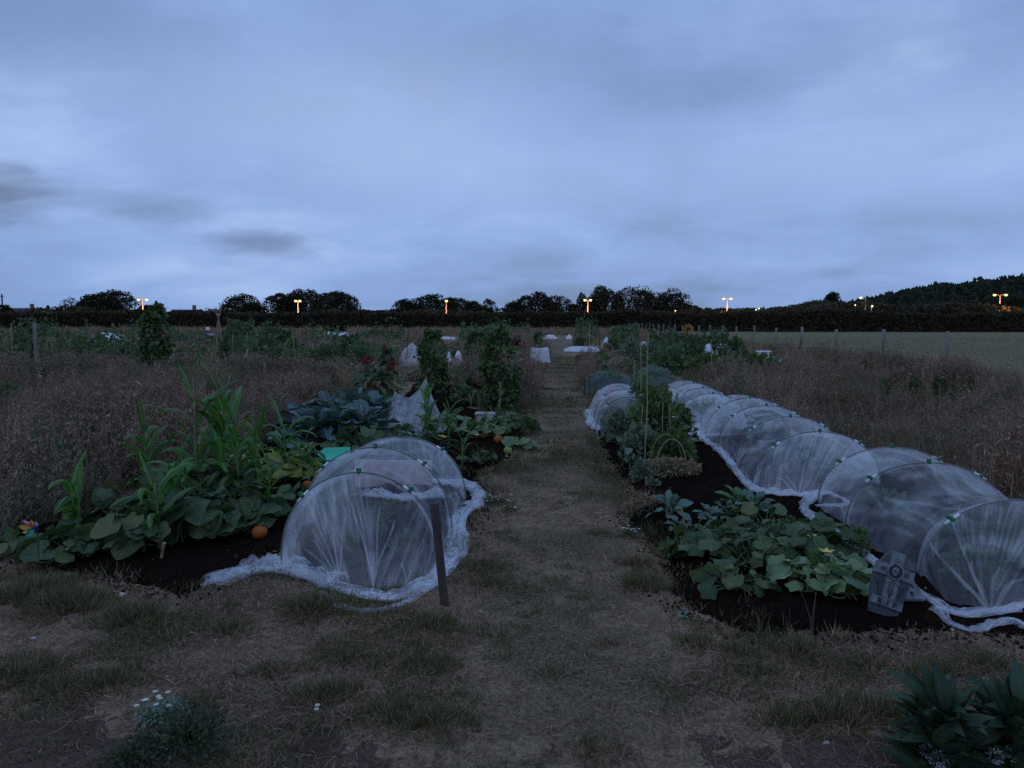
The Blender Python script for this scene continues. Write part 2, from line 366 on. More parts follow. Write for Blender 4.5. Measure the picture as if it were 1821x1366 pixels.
M['dry'] = leaf_mat('dry_weed', [(.12, .075, .06), (.24, .155, .12), (.37, .26, .21), (.17, .105, .085), (.54, .41, .33)], .85, .15, (.45, (.17, .085, .062), .6))
M['dry_pale'] = leaf_mat('dry_pale_grass', [(.30, .22, .16), (.20, .145, .105), (.42, .33, .24)], .85, .2, (.6, (.17, .11, .08), .6))
M['dock'] = leaf_mat('dock_weed', [(.13, .05, .035), (.19, .08, .05), (.09, .035, .028)], .85, .15)
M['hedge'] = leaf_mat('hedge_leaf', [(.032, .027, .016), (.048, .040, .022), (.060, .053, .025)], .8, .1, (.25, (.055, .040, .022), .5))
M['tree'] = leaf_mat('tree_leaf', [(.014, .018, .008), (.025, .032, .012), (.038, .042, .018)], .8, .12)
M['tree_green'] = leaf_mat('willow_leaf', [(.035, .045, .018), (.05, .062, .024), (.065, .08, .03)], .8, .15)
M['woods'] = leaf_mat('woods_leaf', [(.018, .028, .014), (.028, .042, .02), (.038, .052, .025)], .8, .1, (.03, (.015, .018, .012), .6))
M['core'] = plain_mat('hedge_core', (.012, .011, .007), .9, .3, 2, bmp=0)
M['bark'] = plain_mat('bark', (.045, .035, .028), .9, .4, 8)
M['net'] = net_mat('insect_net', .19, .26, scale=(3.2, 1.1, 1))
M['net_old'] = net_mat('insect_net_layered', .24, .24, scale=(3.2, 1.1, 1))
M['net_fold'] = net_mat('doubled_insect_net', .33, .2, scale=(3.2, 1.1, 1))
M['hem'] = net_mat('gathered_net', .20, .75, (.84, .86, .92), (1.3, 5, 1))
M['fleece'] = net_mat('white_fleece', .93, .2, (.84, .86, .92), (6, 6, 1))
M['netdark'] = net_mat('dark_green_net', .42, .25, (.16, .22, .2), (12, 12, 1))
M['clip'] = plain_mat('green_plastic_clip', (.02, .16, .07), .4, .2, 20)
M['hoop'] = plain_mat('hoop_steel', (.16, .19, .18), .4, .3, 40, spec=.5)
M['hoopw'] = plain_mat('hoop_white_sleeve', (.75, .78, .8), .4, .1, 40)
M['cane'] = plain_mat('bamboo', (.34, .26, .15), .6, .35, 25, stretch=(1, 1, .2))
M['cane_dark'] = plain_mat('dark_stick', (.06, .048, .04), .8, .3, 25)
M['post'] = plain_mat('weathered_post', (.24, .215, .185), .85, .35, 16, stretch=(1, 1, .12), bmp=.5)
M['postdark'] = plain_mat('dark_stained_post', (.075, .062, .052), .8, .4, 22, stretch=(1, 1, .1), bmp=.6)
M['pumpkin'] = plain_mat('pumpkin_skin', (.42, .085, .012), .5, .25, 14, spec=.25, col2=(.26, .075, .02))
M['pumpkin_green'] = plain_mat('green_squash_skin', (.28, .33, .09), .45, .3, 8)
M['stonegrey'] = plain_mat('painted_foam_stone', (.19, .22, .24), .8, .5, 18, bmp=.4, col2=(.09, .105, .115))
M['stoneslab'] = plain_mat('dark_painted_stone', (.085, .10, .112), .8, .5, 14, bmp=.4, col2=(.045, .055, .062))
M['stonedark'] = plain_mat('recess_shade', (.035, .038, .042), .9, .2, 18)  # dark colour stands in for shade in carved hollows and letters
M['turq'] = plain_mat('turquoise_plastic', (.05, .62, .40), .4, .15, 12, spec=.5)
M['white'] = plain_mat('white_plastic', (.8, .82, .86), .5, .1, 15)
M['whitep'] = plain_mat('daisy_petal', (.85, .87, .88), .6, .05, 15)
M['yellow'] = plain_mat('yellow_plastic', (.75, .58, .12), .5, .1, 10)
M['pink'] = plain_mat('pink_plastic', (.68, .2, .32), .5, .1, 10)
M['lilac'] = plain_mat('lilac_plastic', (.62, .48, .68), .5, .1, 10)
M['navy'] = plain_mat('navy_plastic', (.03, .05, .2), .5, .1, 10)
M['teal'] = plain_mat('teal_plastic', (.02, .32, .28), .5, .1, 10)
M['orangepl'] = plain_mat('orange_plastic', (.75, .3, .04), .5, .1, 10)
M['sunflower'] = plain_mat('sunflower_petal', (.07, .010, .008), .6, .4, 60, col2=(.15, .028, .008))
M['sundisc'] = plain_mat('sunflower_disc', (.035, .02, .012), .9, .3, 60)
M['goldpetal'] = plain_mat('golden_petal', (.30, .13, .02), .6, .3, 40)
M['redflower'] = plain_mat('red_flower', (.10, .022, .028), .7, .4, 40)
M['plank'] = plain_mat('weathered_board', (.45, .43, .42), .7, .25, 14, stretch=(.2, 1, 1))
M['pinkboard'] = plain_mat('dusty_pink_board', (.48, .36, .37), .7, .2, 10)
M['roof'] = plain_mat('roof_tiles', (.06, .04, .035), .85, .3, 3)
M['wall'] = plain_mat('brick_wall', (.2, .13, .1), .85, .25, 3)
M['glass'] = plain_mat('window_glass', (.05, .06, .08), .15, .1, 3, bmp=0)
M['lamppole'] = plain_mat('lamp_pole_paint', (.55, .5, .42), .5, .1, 6)
M['lamphead'] = plain_mat('lamp_housing', (.3, .3, .3), .5, .1, 6)
M['glow'] = emit_mat('sodium_lamp_lens', (1.0, .50, .19), 3.4)
M['glowwhite'] = emit_mat('white_lamp_lens', (1.0, .72, .42), 3.0)
M['black'] = plain_mat('black_plastic', (.02, .022, .025), .5, .2, 20)
M['wire'] = plain_mat('fence_wire', (.18, .18, .18), .5, .2, 20)
M['bluegreen_sheet'] = net_mat('teal_debris_net', .75, .2, (.05, .2, .2), (8, 8, 1))
M['heap'] = plain_mat('compost_heap', (.03, .022, .02), .95, .5, 6, bmp=.8)
M['lavender'] = plain_mat('grey_flower', (.42, .45, .48), .7, .2, 30)
# ================================================================ templates
def tpl_round(nn=20, lobes=5, notch=.55, cup=.12):
    a = -math.pi / 2 + (np.arange(nn) + .5) * 2 * math.pi / nn
    back = np.abs(((a + math.pi / 2 + math.pi) % (2 * math.pi)) - math.pi)
    r = .5 * (1 + .10 * np.cos(lobes * (a - math.pi / 2))) * (1 - notch * np.exp(-(back / .35) ** 2)) * (1 + .04 * np.cos(9 * a))
    x = np.cos(a) * r; y = np.sin(a) * r + .12
    z = cup * (r / .5) ** 2 * .5 + .045 * np.sin(3 * a) + .03 * np.sin(7 * a) - .06 * np.abs(x)
    V = [np.array([[0, 0.0, 0]])]
    for k, f in ((.5, .45), (1, 1)): V.append(np.stack([x * k, y * k + 0 * z, z * f * k], 1))
    V = np.concatenate(V); i = np.arange(nn); j = (i + 1) % nn
    F = [np.stack([np.zeros(nn, int), 1 + i, 1 + j], 1), np.stack([1 + i, 1 + nn + i, 1 + nn + j, 1 + j], 1)]
    return V, F, V[:, :2].copy()
def tpl_oval(rows=6, width=.3, droop=.35, wav=.0, fold=.15, shape=1.0):
    t = np.linspace(0, 1, rows); w = width * np.sin(np.pi * np.clip(t * .97 + .03, 0, 1)) ** .8 * (1 - .35 * t * shape)
    if shape < 0: w = width * (np.clip((t - .12) / .45, .12, 1)) ** .7 * np.sqrt(np.clip(1.02 - t ** 5, 0, 1))
    V = []; U = []
    for i, tt in enumerate(t):
        for s in (-1, -.5, 0, .5, 1):
            V.append([s * w[i], tt, -droop * tt ** 2 + fold * abs(s) * w[i] * 2 + wav * math.sin(tt * 14 + s * 2) * abs(s)]); U.append([s, tt])
    return np.array(V), [grid_faces(rows, 5)], np.array(U)
T_DIAMOND = (np.array([[0, 0, 0], [.33, .45, .08], [0, 1, -.05], [-.33, .45, .08]]), [np.array([[0, 1, 2], [0, 2, 3]])], None)
T_OVAL = tpl_oval(4, .3, .3); T_HEART = (np.array([[0, 0, 0], [.42, .12, .06], [.36, .5, .05], [0, 1, -.15], [-.36, .5, .05], [-.42, .12, .06]]), [np.array([[0, 1, 2, 3], [0, 3, 4, 5]])], None)
T_BLADE = (np.array([[-.5, 0, 0], [.5, 0, 0], [-.35, .5, .06], [.35, .5, .06], [0, 1, .3]]), [np.array([[0, 1, 3, 2]]), np.array([[2, 3, 4]])], None)
T_SQUASH = [tpl_round(20, 5, .55, .12), tpl_round(18, 5, .5, -.12), tpl_round(22, 3, .6, .25)]
T_CUKE = [tpl_round(20, 5, .6, .05), tpl_round(20, 5, .5, -.25)]
T_BRAS = [tpl_oval(8, .30, .35, .05, .2, -1), tpl_oval(8, .34, .15, .06, .35, -1), tpl_oval(8, .32, .6, .04, .15, -1)]

def rdir(n, up=0.0):
    v = rs.normal(size=(n, 3)); v = norm(v); v[:, 2] += up; return norm(v)
def inell(n, c, r, shell=.5, low=-1.0):
    v = rdir(n); v[:, 2] = np.where(v[:, 2] < low, -v[:, 2], v[:, 2]); k = (shell + (1 - shell) * rs.rand(n)) ; return np.asarray(c) + v * np.asarray(r) * k[:, None], v
def grass_mesh(mb, pos, h, w, lean=.35, tpl=T_BLADE):
    n = len(pos); d = np.stack([rs.normal(0, lean, n), rs.normal(0, lean, n), np.ones(n)], 1); R = frames(d, rs.rand(n) * 6.28)
    stamp(mb, tpl, pos, R, np.stack([np.broadcast_to(w, n), np.broadcast_to(h, n), np.broadcast_to(h, n)], 1))

def rpoly(n, poly):
    p = np.array([q[:2] for q in poly]); lo = p.min(0); hi = p.max(0); out = []
    while sum(len(o) for o in out) < n:
        q = lo + rs.rand(n * 2, 2) * (hi - lo); out.append(q[inpoly(q[:, 0], q[:, 1], poly)])
    return np.concatenate(out)[:n]
def gpoly(px): return [tuple(G(a, b)[:2]) for a, b in px]

# ================================================================ ground, path, field, beds
BED1 = gpoly([(-60, 985), (80, 1020), (210, 1040), (330, 1062), (400, 1030), (470, 1000), (560, 960), (600, 880), (760, 830), (860, 842), (905, 825), (935, 790), (915, 745), (800, 716), (620, 720), (530, 745), (380, 850), (200, 900), (-20, 955)])
BED1B = gpoly([(505, 1015), (640, 1050), (770, 1020), (822, 960), (862, 885), (855, 835), (700, 840), (590, 900)])
BED2 = gpoly([(1112, 902), (1120, 935), (1180, 975), (1185, 1040), (1235, 1098), (1330, 1135), (1480, 1138), (1640, 1122), (1821, 1135), (2050, 1120), (1950, 930), (1700, 850), (1480, 790), (1330, 728), (1250, 690), (1215, 700), (1120, 745), (1052, 768), (1075, 830), (1125, 872), (1180, 888)])
BED3 = gpoly([(700, 722), (905, 728), (930, 700), (910, 668), (745, 672)])
BEDS = [BED1, BED1B, BED2, BED3]
PATCHES = [gpoly([(-120, 1250), (120, 1238), (250, 1262), (240, 1300), (330, 1335), (300, 1420), (-200, 1420)]), gpoly([(470, 1305), (560, 1288), (700, 1302), (765, 1345), (740, 1420), (430, 1420)]), gpoly([(1225, 1340), (1400, 1302), (1560, 1312), (1620, 1350), (1650, 1430), (1180, 1430)])]
def bedmask(x, y, m=0.0):
    r = np.zeros(np.shape(x), bool)
    for b in BEDS: r |= distpoly(x, y, b) > m
    return r
def bedheight(x, y):
    z = np.full(np.shape(x), -9.0)
    for b in BEDS:
        d = distpoly(x, y, b) + .05 * vnoise(x, y, 8, 3, 3.0)
        z = np.maximum(z, np.clip(d / .22, -1, 1) * .05 - .012 + .016 * vnoise(x, y, 2, 3, 11) * (d > 0))
    return z
def SZ(x, y):
    """top of whatever one stands on: trodden ground or raised bed"""
    return np.maximum(gz(x, y), gz(x, y) * .5 + bedheight(np.asarray(x, float), np.asarray(y, float)))

def build_ground():
    # one sheet to the horizon, fine near the viewer
    def axis(lo, hi, fine_lo, fine_hi, step, grow=1.12):
        a = list(np.arange(fine_lo, fine_hi, step)); s = step; v = a[-1]
        while v < hi: s *= grow; v += s; a.append(v)
        s = step; v = a[0]; b = []
        while v > lo: s *= grow; v -= s; b.append(v)
        return np.array(b[::-1] + a)
    xs = axis(-1500, 1500, -7, 7, .07); ys = axis(-60, 2500, 1.5, 14, .07); X, Y = np.meshgrid(xs, ys)
    inside = (X > 10.9) & (Y > 5) & (Y < 600)
    Z = gz(X, Y) - .12 * ((X > 11.0) & (Y < 117) & (Y > 8))
    mb = MB(); mb.add(np.stack([X, Y, Z], -1).reshape(-1, 3), [grid_faces(len(ys), len(xs))]); mb.build('ground', M['ground'], smooth=True, kind='structure')
    # the mown path, 4 mm proud, with wandering edges
    ys = np.arange(2.2, 60, .08); us = np.linspace(-1, 1, 21); Yp = np.repeat(ys[:, None], 21, 1)
    wl = .52 + .10 * vnoise(ys, ys * 0, 4, 3, .8); Xp = us[None] * wl[:, None] + .02 + .05 * vnoise(ys, ys * 0 + 3, 6, 2, .4)[:, None]
    Zp = gz(Xp, Yp) + .004 - .03 * np.clip(np.abs(us)[None] - .9, 0, 1) * 3
    mb = MB(); mb.add(np.stack([Xp, Yp, Zp], -1).reshape(-1, 3), [grid_faces(len(ys), 21)]); mb.build('path', M['path'], smooth=True, kind='structure')
    # pasture beyond the wire fence
    xs = np.concatenate([np.arange(10.6, 40, 1.0), np.arange(40, 260, 8)]); ys = np.concatenate([np.arange(8, 60, 1.0), np.arange(60, 118, 2)])
    X, Y = np.meshgrid(xs, ys); Z = .02 + .05 * vnoise(X, Y, 9, 2, .15) - .03 * (X < 11); mb = MB(); mb.add(np.stack([X, Y, Z], -1).reshape(-1, 3), [grid_faces(len(ys), len(xs))])
    mb.build('field', M['field'], smooth=True, kind='structure')
    for pt in PATCHES:
        q = np.array(pt); lo = q.min(0) - .2; hi = q.max(0) + .2; X, Y = np.meshgrid(np.arange(lo[0], hi[0], .03), np.arange(lo[1], hi[1], .03)); d = distpoly(X, Y, q) + .22 * vnoise(X, Y, 41, 4, 3.5)
        Z = gz(X, Y) + np.clip(d / .22, -1, 1) * .012 - .004 + .008 * vnoise(X, Y, 42, 3, 22); mb = MB(); mb.add(np.stack([X, Y, Z], -1).reshape(-1, 3), [grid_faces(X.shape[0], X.shape[1])]); mb.build('soil_patch', M['soil_dry'], smooth=True, kind='structure')
    for b in BEDS:
        p = np.array(b); lo = p.min(0) - .3; hi = p.max(0) + .3; st = .035 if hi[1] < 12 else .05
        xs = np.arange(lo[0], hi[0], st); ys = np.arange(lo[1], hi[1], st); X, Y = np.meshgrid(xs, ys)
        d = distpoly(X, Y, b); dn = d + .05 * vnoise(X, Y, 8, 3, 3.0)
        Z = gz(X, Y) * .5 + np.clip(dn / .22, -1, 1) * .05 - .012 + .016 * vnoise(X, Y, 2, 3, 11) * (dn > 0) + .007 * vnoise(X, Y, 12, 2, 30)
        f = grid_faces(len(ys), len(xs)); keep = (d.ravel()[f] > -.28).all(1); f = f[keep]
        u, inv = np.unique(f, return_inverse=True); V = np.stack([X, Y, Z], -1).reshape(-1, 3)[u]
        mb = MB(); mb.add(V, [inv.reshape(-1, 4)]); mb.build('soil_bed', M['soil'], smooth=True, kind='structure')

def build_grass():
    # ---- short turf and dead stalks close to the viewer
    def area(n, d0, d1, lim=.78):
        D = d0 + (d1 - d0) * rs.rand(n) ** .8; X = (rs.rand(n) * 2 - 1) * lim * D + 0
        p = Rv[None, :2] * X[:, None] + FH[None, :2] * D[:, None]; return p, D
    for name, mat, n, d0, d1, h, w, lean, thr, sgn in (
            ('turf_grass', 'grass', 300000, 2.0, 9.5, (.012, .05), .0036, .6, .08, 1),
            ('dead_grass', 'straw', 170000, 2.0, 9.5, (.018, .065), .0034, 1.9, -.25, 0)):
        p, D = area(n, d0, d1); v = vnoise(p[:, 0], p[:, 1], 21, 4, 1.9); v2 = vnoise(p[:, 0], p[:, 1], 22, 3, 6)
        onpath = np.exp(-((p[:, 0] - .02) / .42) ** 2)
        if sgn: k = (v + .45 * v2 > thr + .10 * onpath - .0 * v2) | (rs.rand(n) < .10)
        else: k = np.ones(n, bool)
        k &= ~bedmask(p[:, 0], p[:, 1], -.01 + .07 * rs.rand(n)); 
        for pt in PATCHES: k &= (distpoly(p[:, 0], p[:, 1], pt) < .05 * rs.randn(n)) | (rs.rand(n) < .75)
        p, D, v = p[k], D[k], v[k]; m = len(p)
        hh = (h[0] + (h[1] - h[0]) * rs.rand(m) ** 1.5) * (1 + 1.3 * np.clip(v, 0, 1) * sgn) * (1 - .2 * np.exp(-(p[:, 0] / .5) ** 2))
        P = np.column_stack([p, gz(p[:, 0], p[:, 1])]); mb = MB(); grass_mesh(mb, P, hh, w * (.7 + .5 * rs.rand(m)) * (.7 + D / 9), lean); mb.build(name, M[mat], kind='stuff')
    # farther turf along the path
    p, D = area(150000, 7.5, 34, .35); k = (np.abs(p[:, 0]) < 1.6) & ~bedmask(p[:, 0], p[:, 1], 0); p, D = p[k], D[k]; m = len(p)
    P = np.column_stack([p, gz(p[:, 0], p[:, 1])]); v = vnoise(p[:, 0] * .8, p[:, 1] * 1.8, 31, 4, 1.5); edge = np.clip((np.abs(p[:, 0]) - .45) / .5, 0, 1)
    mb = MB(); kk = v + .9 * edge > .05
    grass_mesh(mb, P[kk], (.025 + .045 * rs.rand(kk.sum())) * (1 + 2.2 * edge[kk]), .006 + .0006 * D[kk], .5); mb.build('path_edge_grass', M['grass'], kind='stuff')
    mb = MB(); kk = (~kk & (rs.rand(m) < .8)) | (rs.rand(m) < .15); grass_mesh(mb, P[kk], .02 + .025 * rs.rand(kk.sum()), .006 + .0006 * D[kk], 1.0); mb.build('trodden_dry_grass', M['straw'], kind='stuff')
    # tussocks: thick clumps seen in the photograph
    T = [(560, 1085, .15, .16), (235, 1100, .14, .17), (120, 1080, .17, .2), (60, 1060, .18, .2), (405, 1125, .11, .09), (770, 1110, .11, .12), (775, 1180, .12, .07), (860, 1010, .13, .10), (880, 1040, .12, .10), (1145, 1040, .12, .17), (1065, 950, .10, .08),
         (1420, 1160, .10, .13), (1310, 1165, .08, .10), (1640, 1200, .10, .10), (1680, 1190, .10, .08), (1400, 1290, .10, .12), (1490, 1285, .12, .12), (1570, 1270, .12, .12), (600, 1230, .10, .10), (560, 1245, .11, .10), (200, 1215, .14, .09), (110, 1225, .14, .09),
         (330, 1265, .12, .08), (760, 1290, .11, .11), (700, 1270, .10, .10), (830, 1290, .08, .06), (940, 1095, .07, .06), (1350, 1200, .10, .07), (1060, 1340, .12, .07), (1020, 880, .1, .06), (1000, 820, .1, .05), (1700, 1240, .08, .08), (620, 1170, .08, .07), (480, 1195, .1, .06), (860, 890, .1, .08), (900, 950, .08, .05), (1130, 1000, .1, .12), (1240, 1150, .1, .09), (40, 1200, .14, .1), (980, 1200, .08, .05), (1080, 1150, .1, .05), (1760, 1180, .1, .08), (1540, 1180, .1, .07)]
    mb = MB(); ms = MB()
    for px, py, r, h in T:
        c = G(px, py); n = int(1300 * (r / .12) ** 2); a = rs.rand(n) * 6.28; q = rs.rand(n) ** .62 * r * (1.15 + .4 * np.sin(a * 3 + px) + .25 * np.sin(a * 7 + py)); P = np.column_stack([c[0] + q * np.cos(a) * 1.25, c[1] + q * np.sin(a), np.zeros(n)]); P[:, 2] = SZ(P[:, 0], P[:, 1]) - .004
        d = np.stack([np.cos(a) * q / r * .9 + rs.normal(0, .3, n), np.sin(a) * q / r * .9 + rs.normal(0, .3, n), np.ones(n)], 1); hh = h * .8 * (.35 + .65 * rs.rand(n)) * (1.1 - .5 * q / r)
        R = frames(d, rs.rand(n) * 6.28); dead = rs.rand(n) < .26
        for b, kk in ((mb, ~dead), (ms, dead)): stamp(b, T_BLADE, P[kk], R[kk], np.stack([np.full(kk.sum(), .0030), hh[kk], hh[kk] * 1.2], 1))
    mb.build('tussock_grass', M['grass'], kind='stuff'); ms.build('tussock_dead_grass', M['straw'], kind='stuff')
    # loose straw and long dead stalks lying about
    n = 6500; p, D = area(n, 2.0, 8); k = ~bedmask(p[:, 0], p[:, 1], -.05); p = p[k]; n = len(p); P = np.column_stack([p, gz(p[:, 0], p[:, 1]) + .008 + .01 * rs.rand(n)]); a = rs.rand(n) * 6.28
    Ln = .04 + .09 * rs.rand(n) ** 2; d = np.stack([np.cos(a), np.sin(a), .1 * rs.rand(n)], 1); cur = rs.normal(0, .25, n); sd_ = np.stack([-np.sin(a), np.cos(a), 0 * a], 1)
    t = np.linspace(0, 1, 5); path = P[:, None] + d[:, None] * (Ln[:, None] * t)[..., None] + sd_[:, None] * (cur[:, None] * Ln[:, None] * (t * (1 - t))[None] * 2)[..., None]
    mb = MB(); tubes(mb, path, .0013, 3); mb.build('fallen_straw', M['dry_pale'], kind='stuff')
    n = 1500; p, D = area(n, 1.9, 9); kk = ~bedmask(p[:, 0], p[:, 1], 0) | (rs.rand(n) < .12); p = p[kk]; n = len(p); P = np.column_stack([p, SZ(p[:, 0], p[:, 1]) + .002]); mb = MB(); g = (np.array([[1, 0, 0], [-1, 0, 0], [0, 1, 0], [0, -1, 0], [0, 0, 1], [0, 0, -1.0]]), [np.array([[0, 2, 4], [2, 1, 4], [1, 3, 4], [3, 0, 4], [2, 0, 5], [1, 2, 5], [3, 1, 5], [0, 3, 5]])], None)
    stamp(mb, g, P, frames(rdir(n)), np.stack([.002 + .005 * rs.rand(n) ** 2] * 3, 1)); mb.build('gravel', M['postdark' if 0 else 'plank'], kind='stuff')
    # crumbs of soil and tufts along the ragged bed edges
    mb = MB(); mg = MB(); md = MB()
    for bd in BEDS:
        q = np.array(list(bd) + [bd[0]]); seg = np.linalg.norm(np.diff(q, axis=0), axis=1); cum = np.concatenate([[0], np.cumsum(seg)]); n = int(cum[-1] * 330); s = rs.rand(n) * cum[-1]; P = np.stack([np.interp(s, cum, q[:, 0]), np.interp(s, cum, q[:, 1])], 1); P += rs.normal(0, .07, P.shape); k = P[:, 1] < 13; P = P[k]; n = len(P)
        if n < 5: continue
        stamp(mb, g, np.column_stack([P, SZ(P[:, 0], P[:, 1]) + .001]), frames(rdir(n)), np.stack([.004 + .012 * rs.rand(n) ** 3] * 3, 1))
        for k_ in range(int(cum[-1] * 5)):
            s0 = rs.rand() * cum[-1]; cc = np.array([np.interp(s0, cum, q[:, 0]), np.interp(s0, cum, q[:, 1])]) + rs.normal(0, .05, 2)
            if cc[1] > 12 or (cc[0] > 1.9): continue
            m = 60; r_ = rs.uniform(.03, .09); pp = cc + rs.normal(0, r_, (m, 2)); pp = np.column_stack([pp, SZ(pp[:, 0], pp[:, 1]) - .004]); grass_mesh(mg if rs.rand() < .62 else md, pp, rs.uniform(.03, .10) * (.4 + .6 * rs.rand(m)), .0034 + .0003 * cc[1], .5)
    mb.build('soil_crumbs', M['soil'], kind='stuff'); mg.build('bed_edge_grass', M['grass'], kind='stuff'); md.build('bed_edge_dead_grass', M['straw'], kind='stuff')
    n = 9000; P = np.concatenate([rpoly(n // 3, bd) for bd in BEDS[:3]]); P = P[P[:, 1] < 10]; n = len(P); mb = MB(); stamp(mb, g, np.column_stack([P, SZ(P[:, 0], P[:, 1]) + .002]), frames(rdir(n)), np.stack([.004 + .022 * rs.rand(n) ** 4] * 3, 1)); mb.build('soil_clods_rubble', M['soil'], kind='stuff')
    # tall thin seed stalks standing out of the tussocks and on the bed edges
    S = [(1350, 1140, .16), (1435, 1150, .27), (1395, 1120, .1), (805, 1090, .2), (815, 1095, .15), (560, 1080, .16), (598, 1075, .15), (640, 1085, .12), (250, 1085, .12), (1320, 1080, .1), (1545, 1080, .13), (700, 1100, .1), (1560, 1150, .12)]
    mb = MB()
    for px, py, h in S:
        for k in range(3):
            c = G(px + rs.uniform(-14, 14), py); t = np.linspace(0, 1, 7); ax = rs.uniform(-.35, .35); hh = h * rs.uniform(.7, 1.1)
            pth = np.stack([c[0] + ax * hh * t ** 1.7, c[1] + rs.uniform(-.2, .2) * hh * t ** 2, t * hh], 1); tubes(mb, pth, np.linspace(.0014, .0007, 7), 3)
    mb.build('seed_stalk_grass', M['dry_pale'], kind='stuff')

# tuft templates for rank dry growth
def weed_tpl(kind, seed):
    """one little stand of dead stalks: thin leaning stems and a haze of narrow seed leaves"""
    r = np.random.RandomState(seed); mb = MB(); n = {'seed': 10, 'grass': 13, 'far': 10}[kind]
    for k in range(n):
        a = r.rand() * 6.28; ln = r.uniform(.4, 1) if k else 1.15; le = r.uniform(.0, .6); m = 4 if kind != 'far' else 3; t = np.linspace(0, 1, m); b = np.array([math.cos(a * 3), math.sin(a * 3), 0]) * .16 * r.rand()
        P = b + np.outer(le * t ** 1.7 * ln, [math.cos(a), math.sin(a), 0]) + np.outer(t * ln * (1 - .12 * le * t), [0, 0, 1]); sd = np.array([-math.sin(a + 1), math.cos(a + 1), 0]); w = np.linspace(1, .4, m) * {'seed': .0055, 'grass': .0075, 'far': .016}[kind]
        V = np.stack([P - sd * w[:, None], P + sd * w[:, None]], 1).reshape(-1, 3); mb.add(V, [grid_faces(m, 2)])
        for q in range({'seed': 12, 'grass': 2, 'far': 5}[kind]):
            f = r.uniform(.4, 1.0) ** .6; i = min(int(f * (m - 1)), m - 2); c = P[i] + (P[i + 1] - P[i]) * (f * (m - 1) - i) + r.normal(0, .03, 3) * (kind != 'grass'); d = norm(np.array([r.normal() * .8, r.normal() * .8, .9])); s = norm(np.cross(d, r.normal(size=3))); l = r.uniform(.05, .11) * (1.4 if kind == 'far' else 1)
            mb.add(np.array([c, c + d * l * .5 + s * l * .11, c + d * l, c + d * l * .5 - s * l * .11]), [np.array([[0, 1, 2, 3]])])
    return np.concatenate(mb.V), [np.concatenate([f for f in mb.F if f.shape[1] == 4])], None
def weeds(name, mat, pts, h, kinds=('seed',), spread=1.0, hv=.3):
    pts = clear(pts); mb = MB(); n = len(pts); idx = rs.randint(0, 3 * len(kinds), n); V = [weed_tpl(k, 50 + 7 * i + j) for i, k in enumerate(kinds) for j in range(3)]
    z = SZ(pts[:, 0], pts[:, 1]) - .01; hh = h * (1 - hv + 2 * hv * rs.rand(n)) * np.clip(1 + 1.1 * vnoise(pts[:, 0], pts[:, 1], 77, 3, .8), .3, 2)
    for i, tp in enumerate(V):
        k = idx == i
        if not k.any(): continue
        m = k.sum(); a = rs.rand(m) * 6.28; c, s, o = np.cos(a), np.sin(a), 0 * a; R = np.stack([np.stack([c, -s, o], 1), np.stack([s, c, o], 1), np.stack([o, o, o + 1], 1)], 1)
        stamp(mb, tp, np.column_stack([pts[k], z[k]]), R, np.stack([hh[k] * spread, hh[k] * spread, hh[k]], 1))
    return mb.build(name, M[mat], kind='stuff')

CLEAR = [(938, 984, 640, 690), (158, 228, 594, 628), (706, 762, 636, 672), (788, 826, 636, 668), (574, 622, 588, 606), (998, 1072, 615, 642), (1068, 1090, 608, 630), (1135, 1156, 610, 636), (1246, 1306, 625, 660), (1328, 1392, 634, 668), (360, 394, 596, 622), (56, 92, 645, 694), (1562, 1592, 690, 735), (1655, 1735, 700, 745), (1612, 1640, 700, 730), (964, 1022, 598, 612), (770, 815, 598, 612), (90, 175, 650, 672), (105, 135, 600, 612), (60, 92, 588, 602), (210, 245, 650, 668), (530, 600, 650, 668)]
def clear(p):
    # stands of weed are trodden down or cut round the covers, boards and tables that people use
    R_ = p[:, 0] * Rv[0] + p[:, 1] * Rv[1]; D_ = p[:, 0] * FH[0] + p[:, 1] * FH[1]; dx = R_; y = -EYE; F_ = D_ * math.cos(PITCH) + EYE * math.sin(PITCH); U_ = D_ * math.sin(PITCH) - EYE * math.cos(PITCH); px = CX + F0 * R_ / F_; py = CY - F0 * U_ / F_; k = np.ones(len(p), bool)
    for x0, x1, y0, y1 in CLEAR: k &= ~((px > x0) & (px < x1) & (py > y0) & (py < y1))
    return p[k]
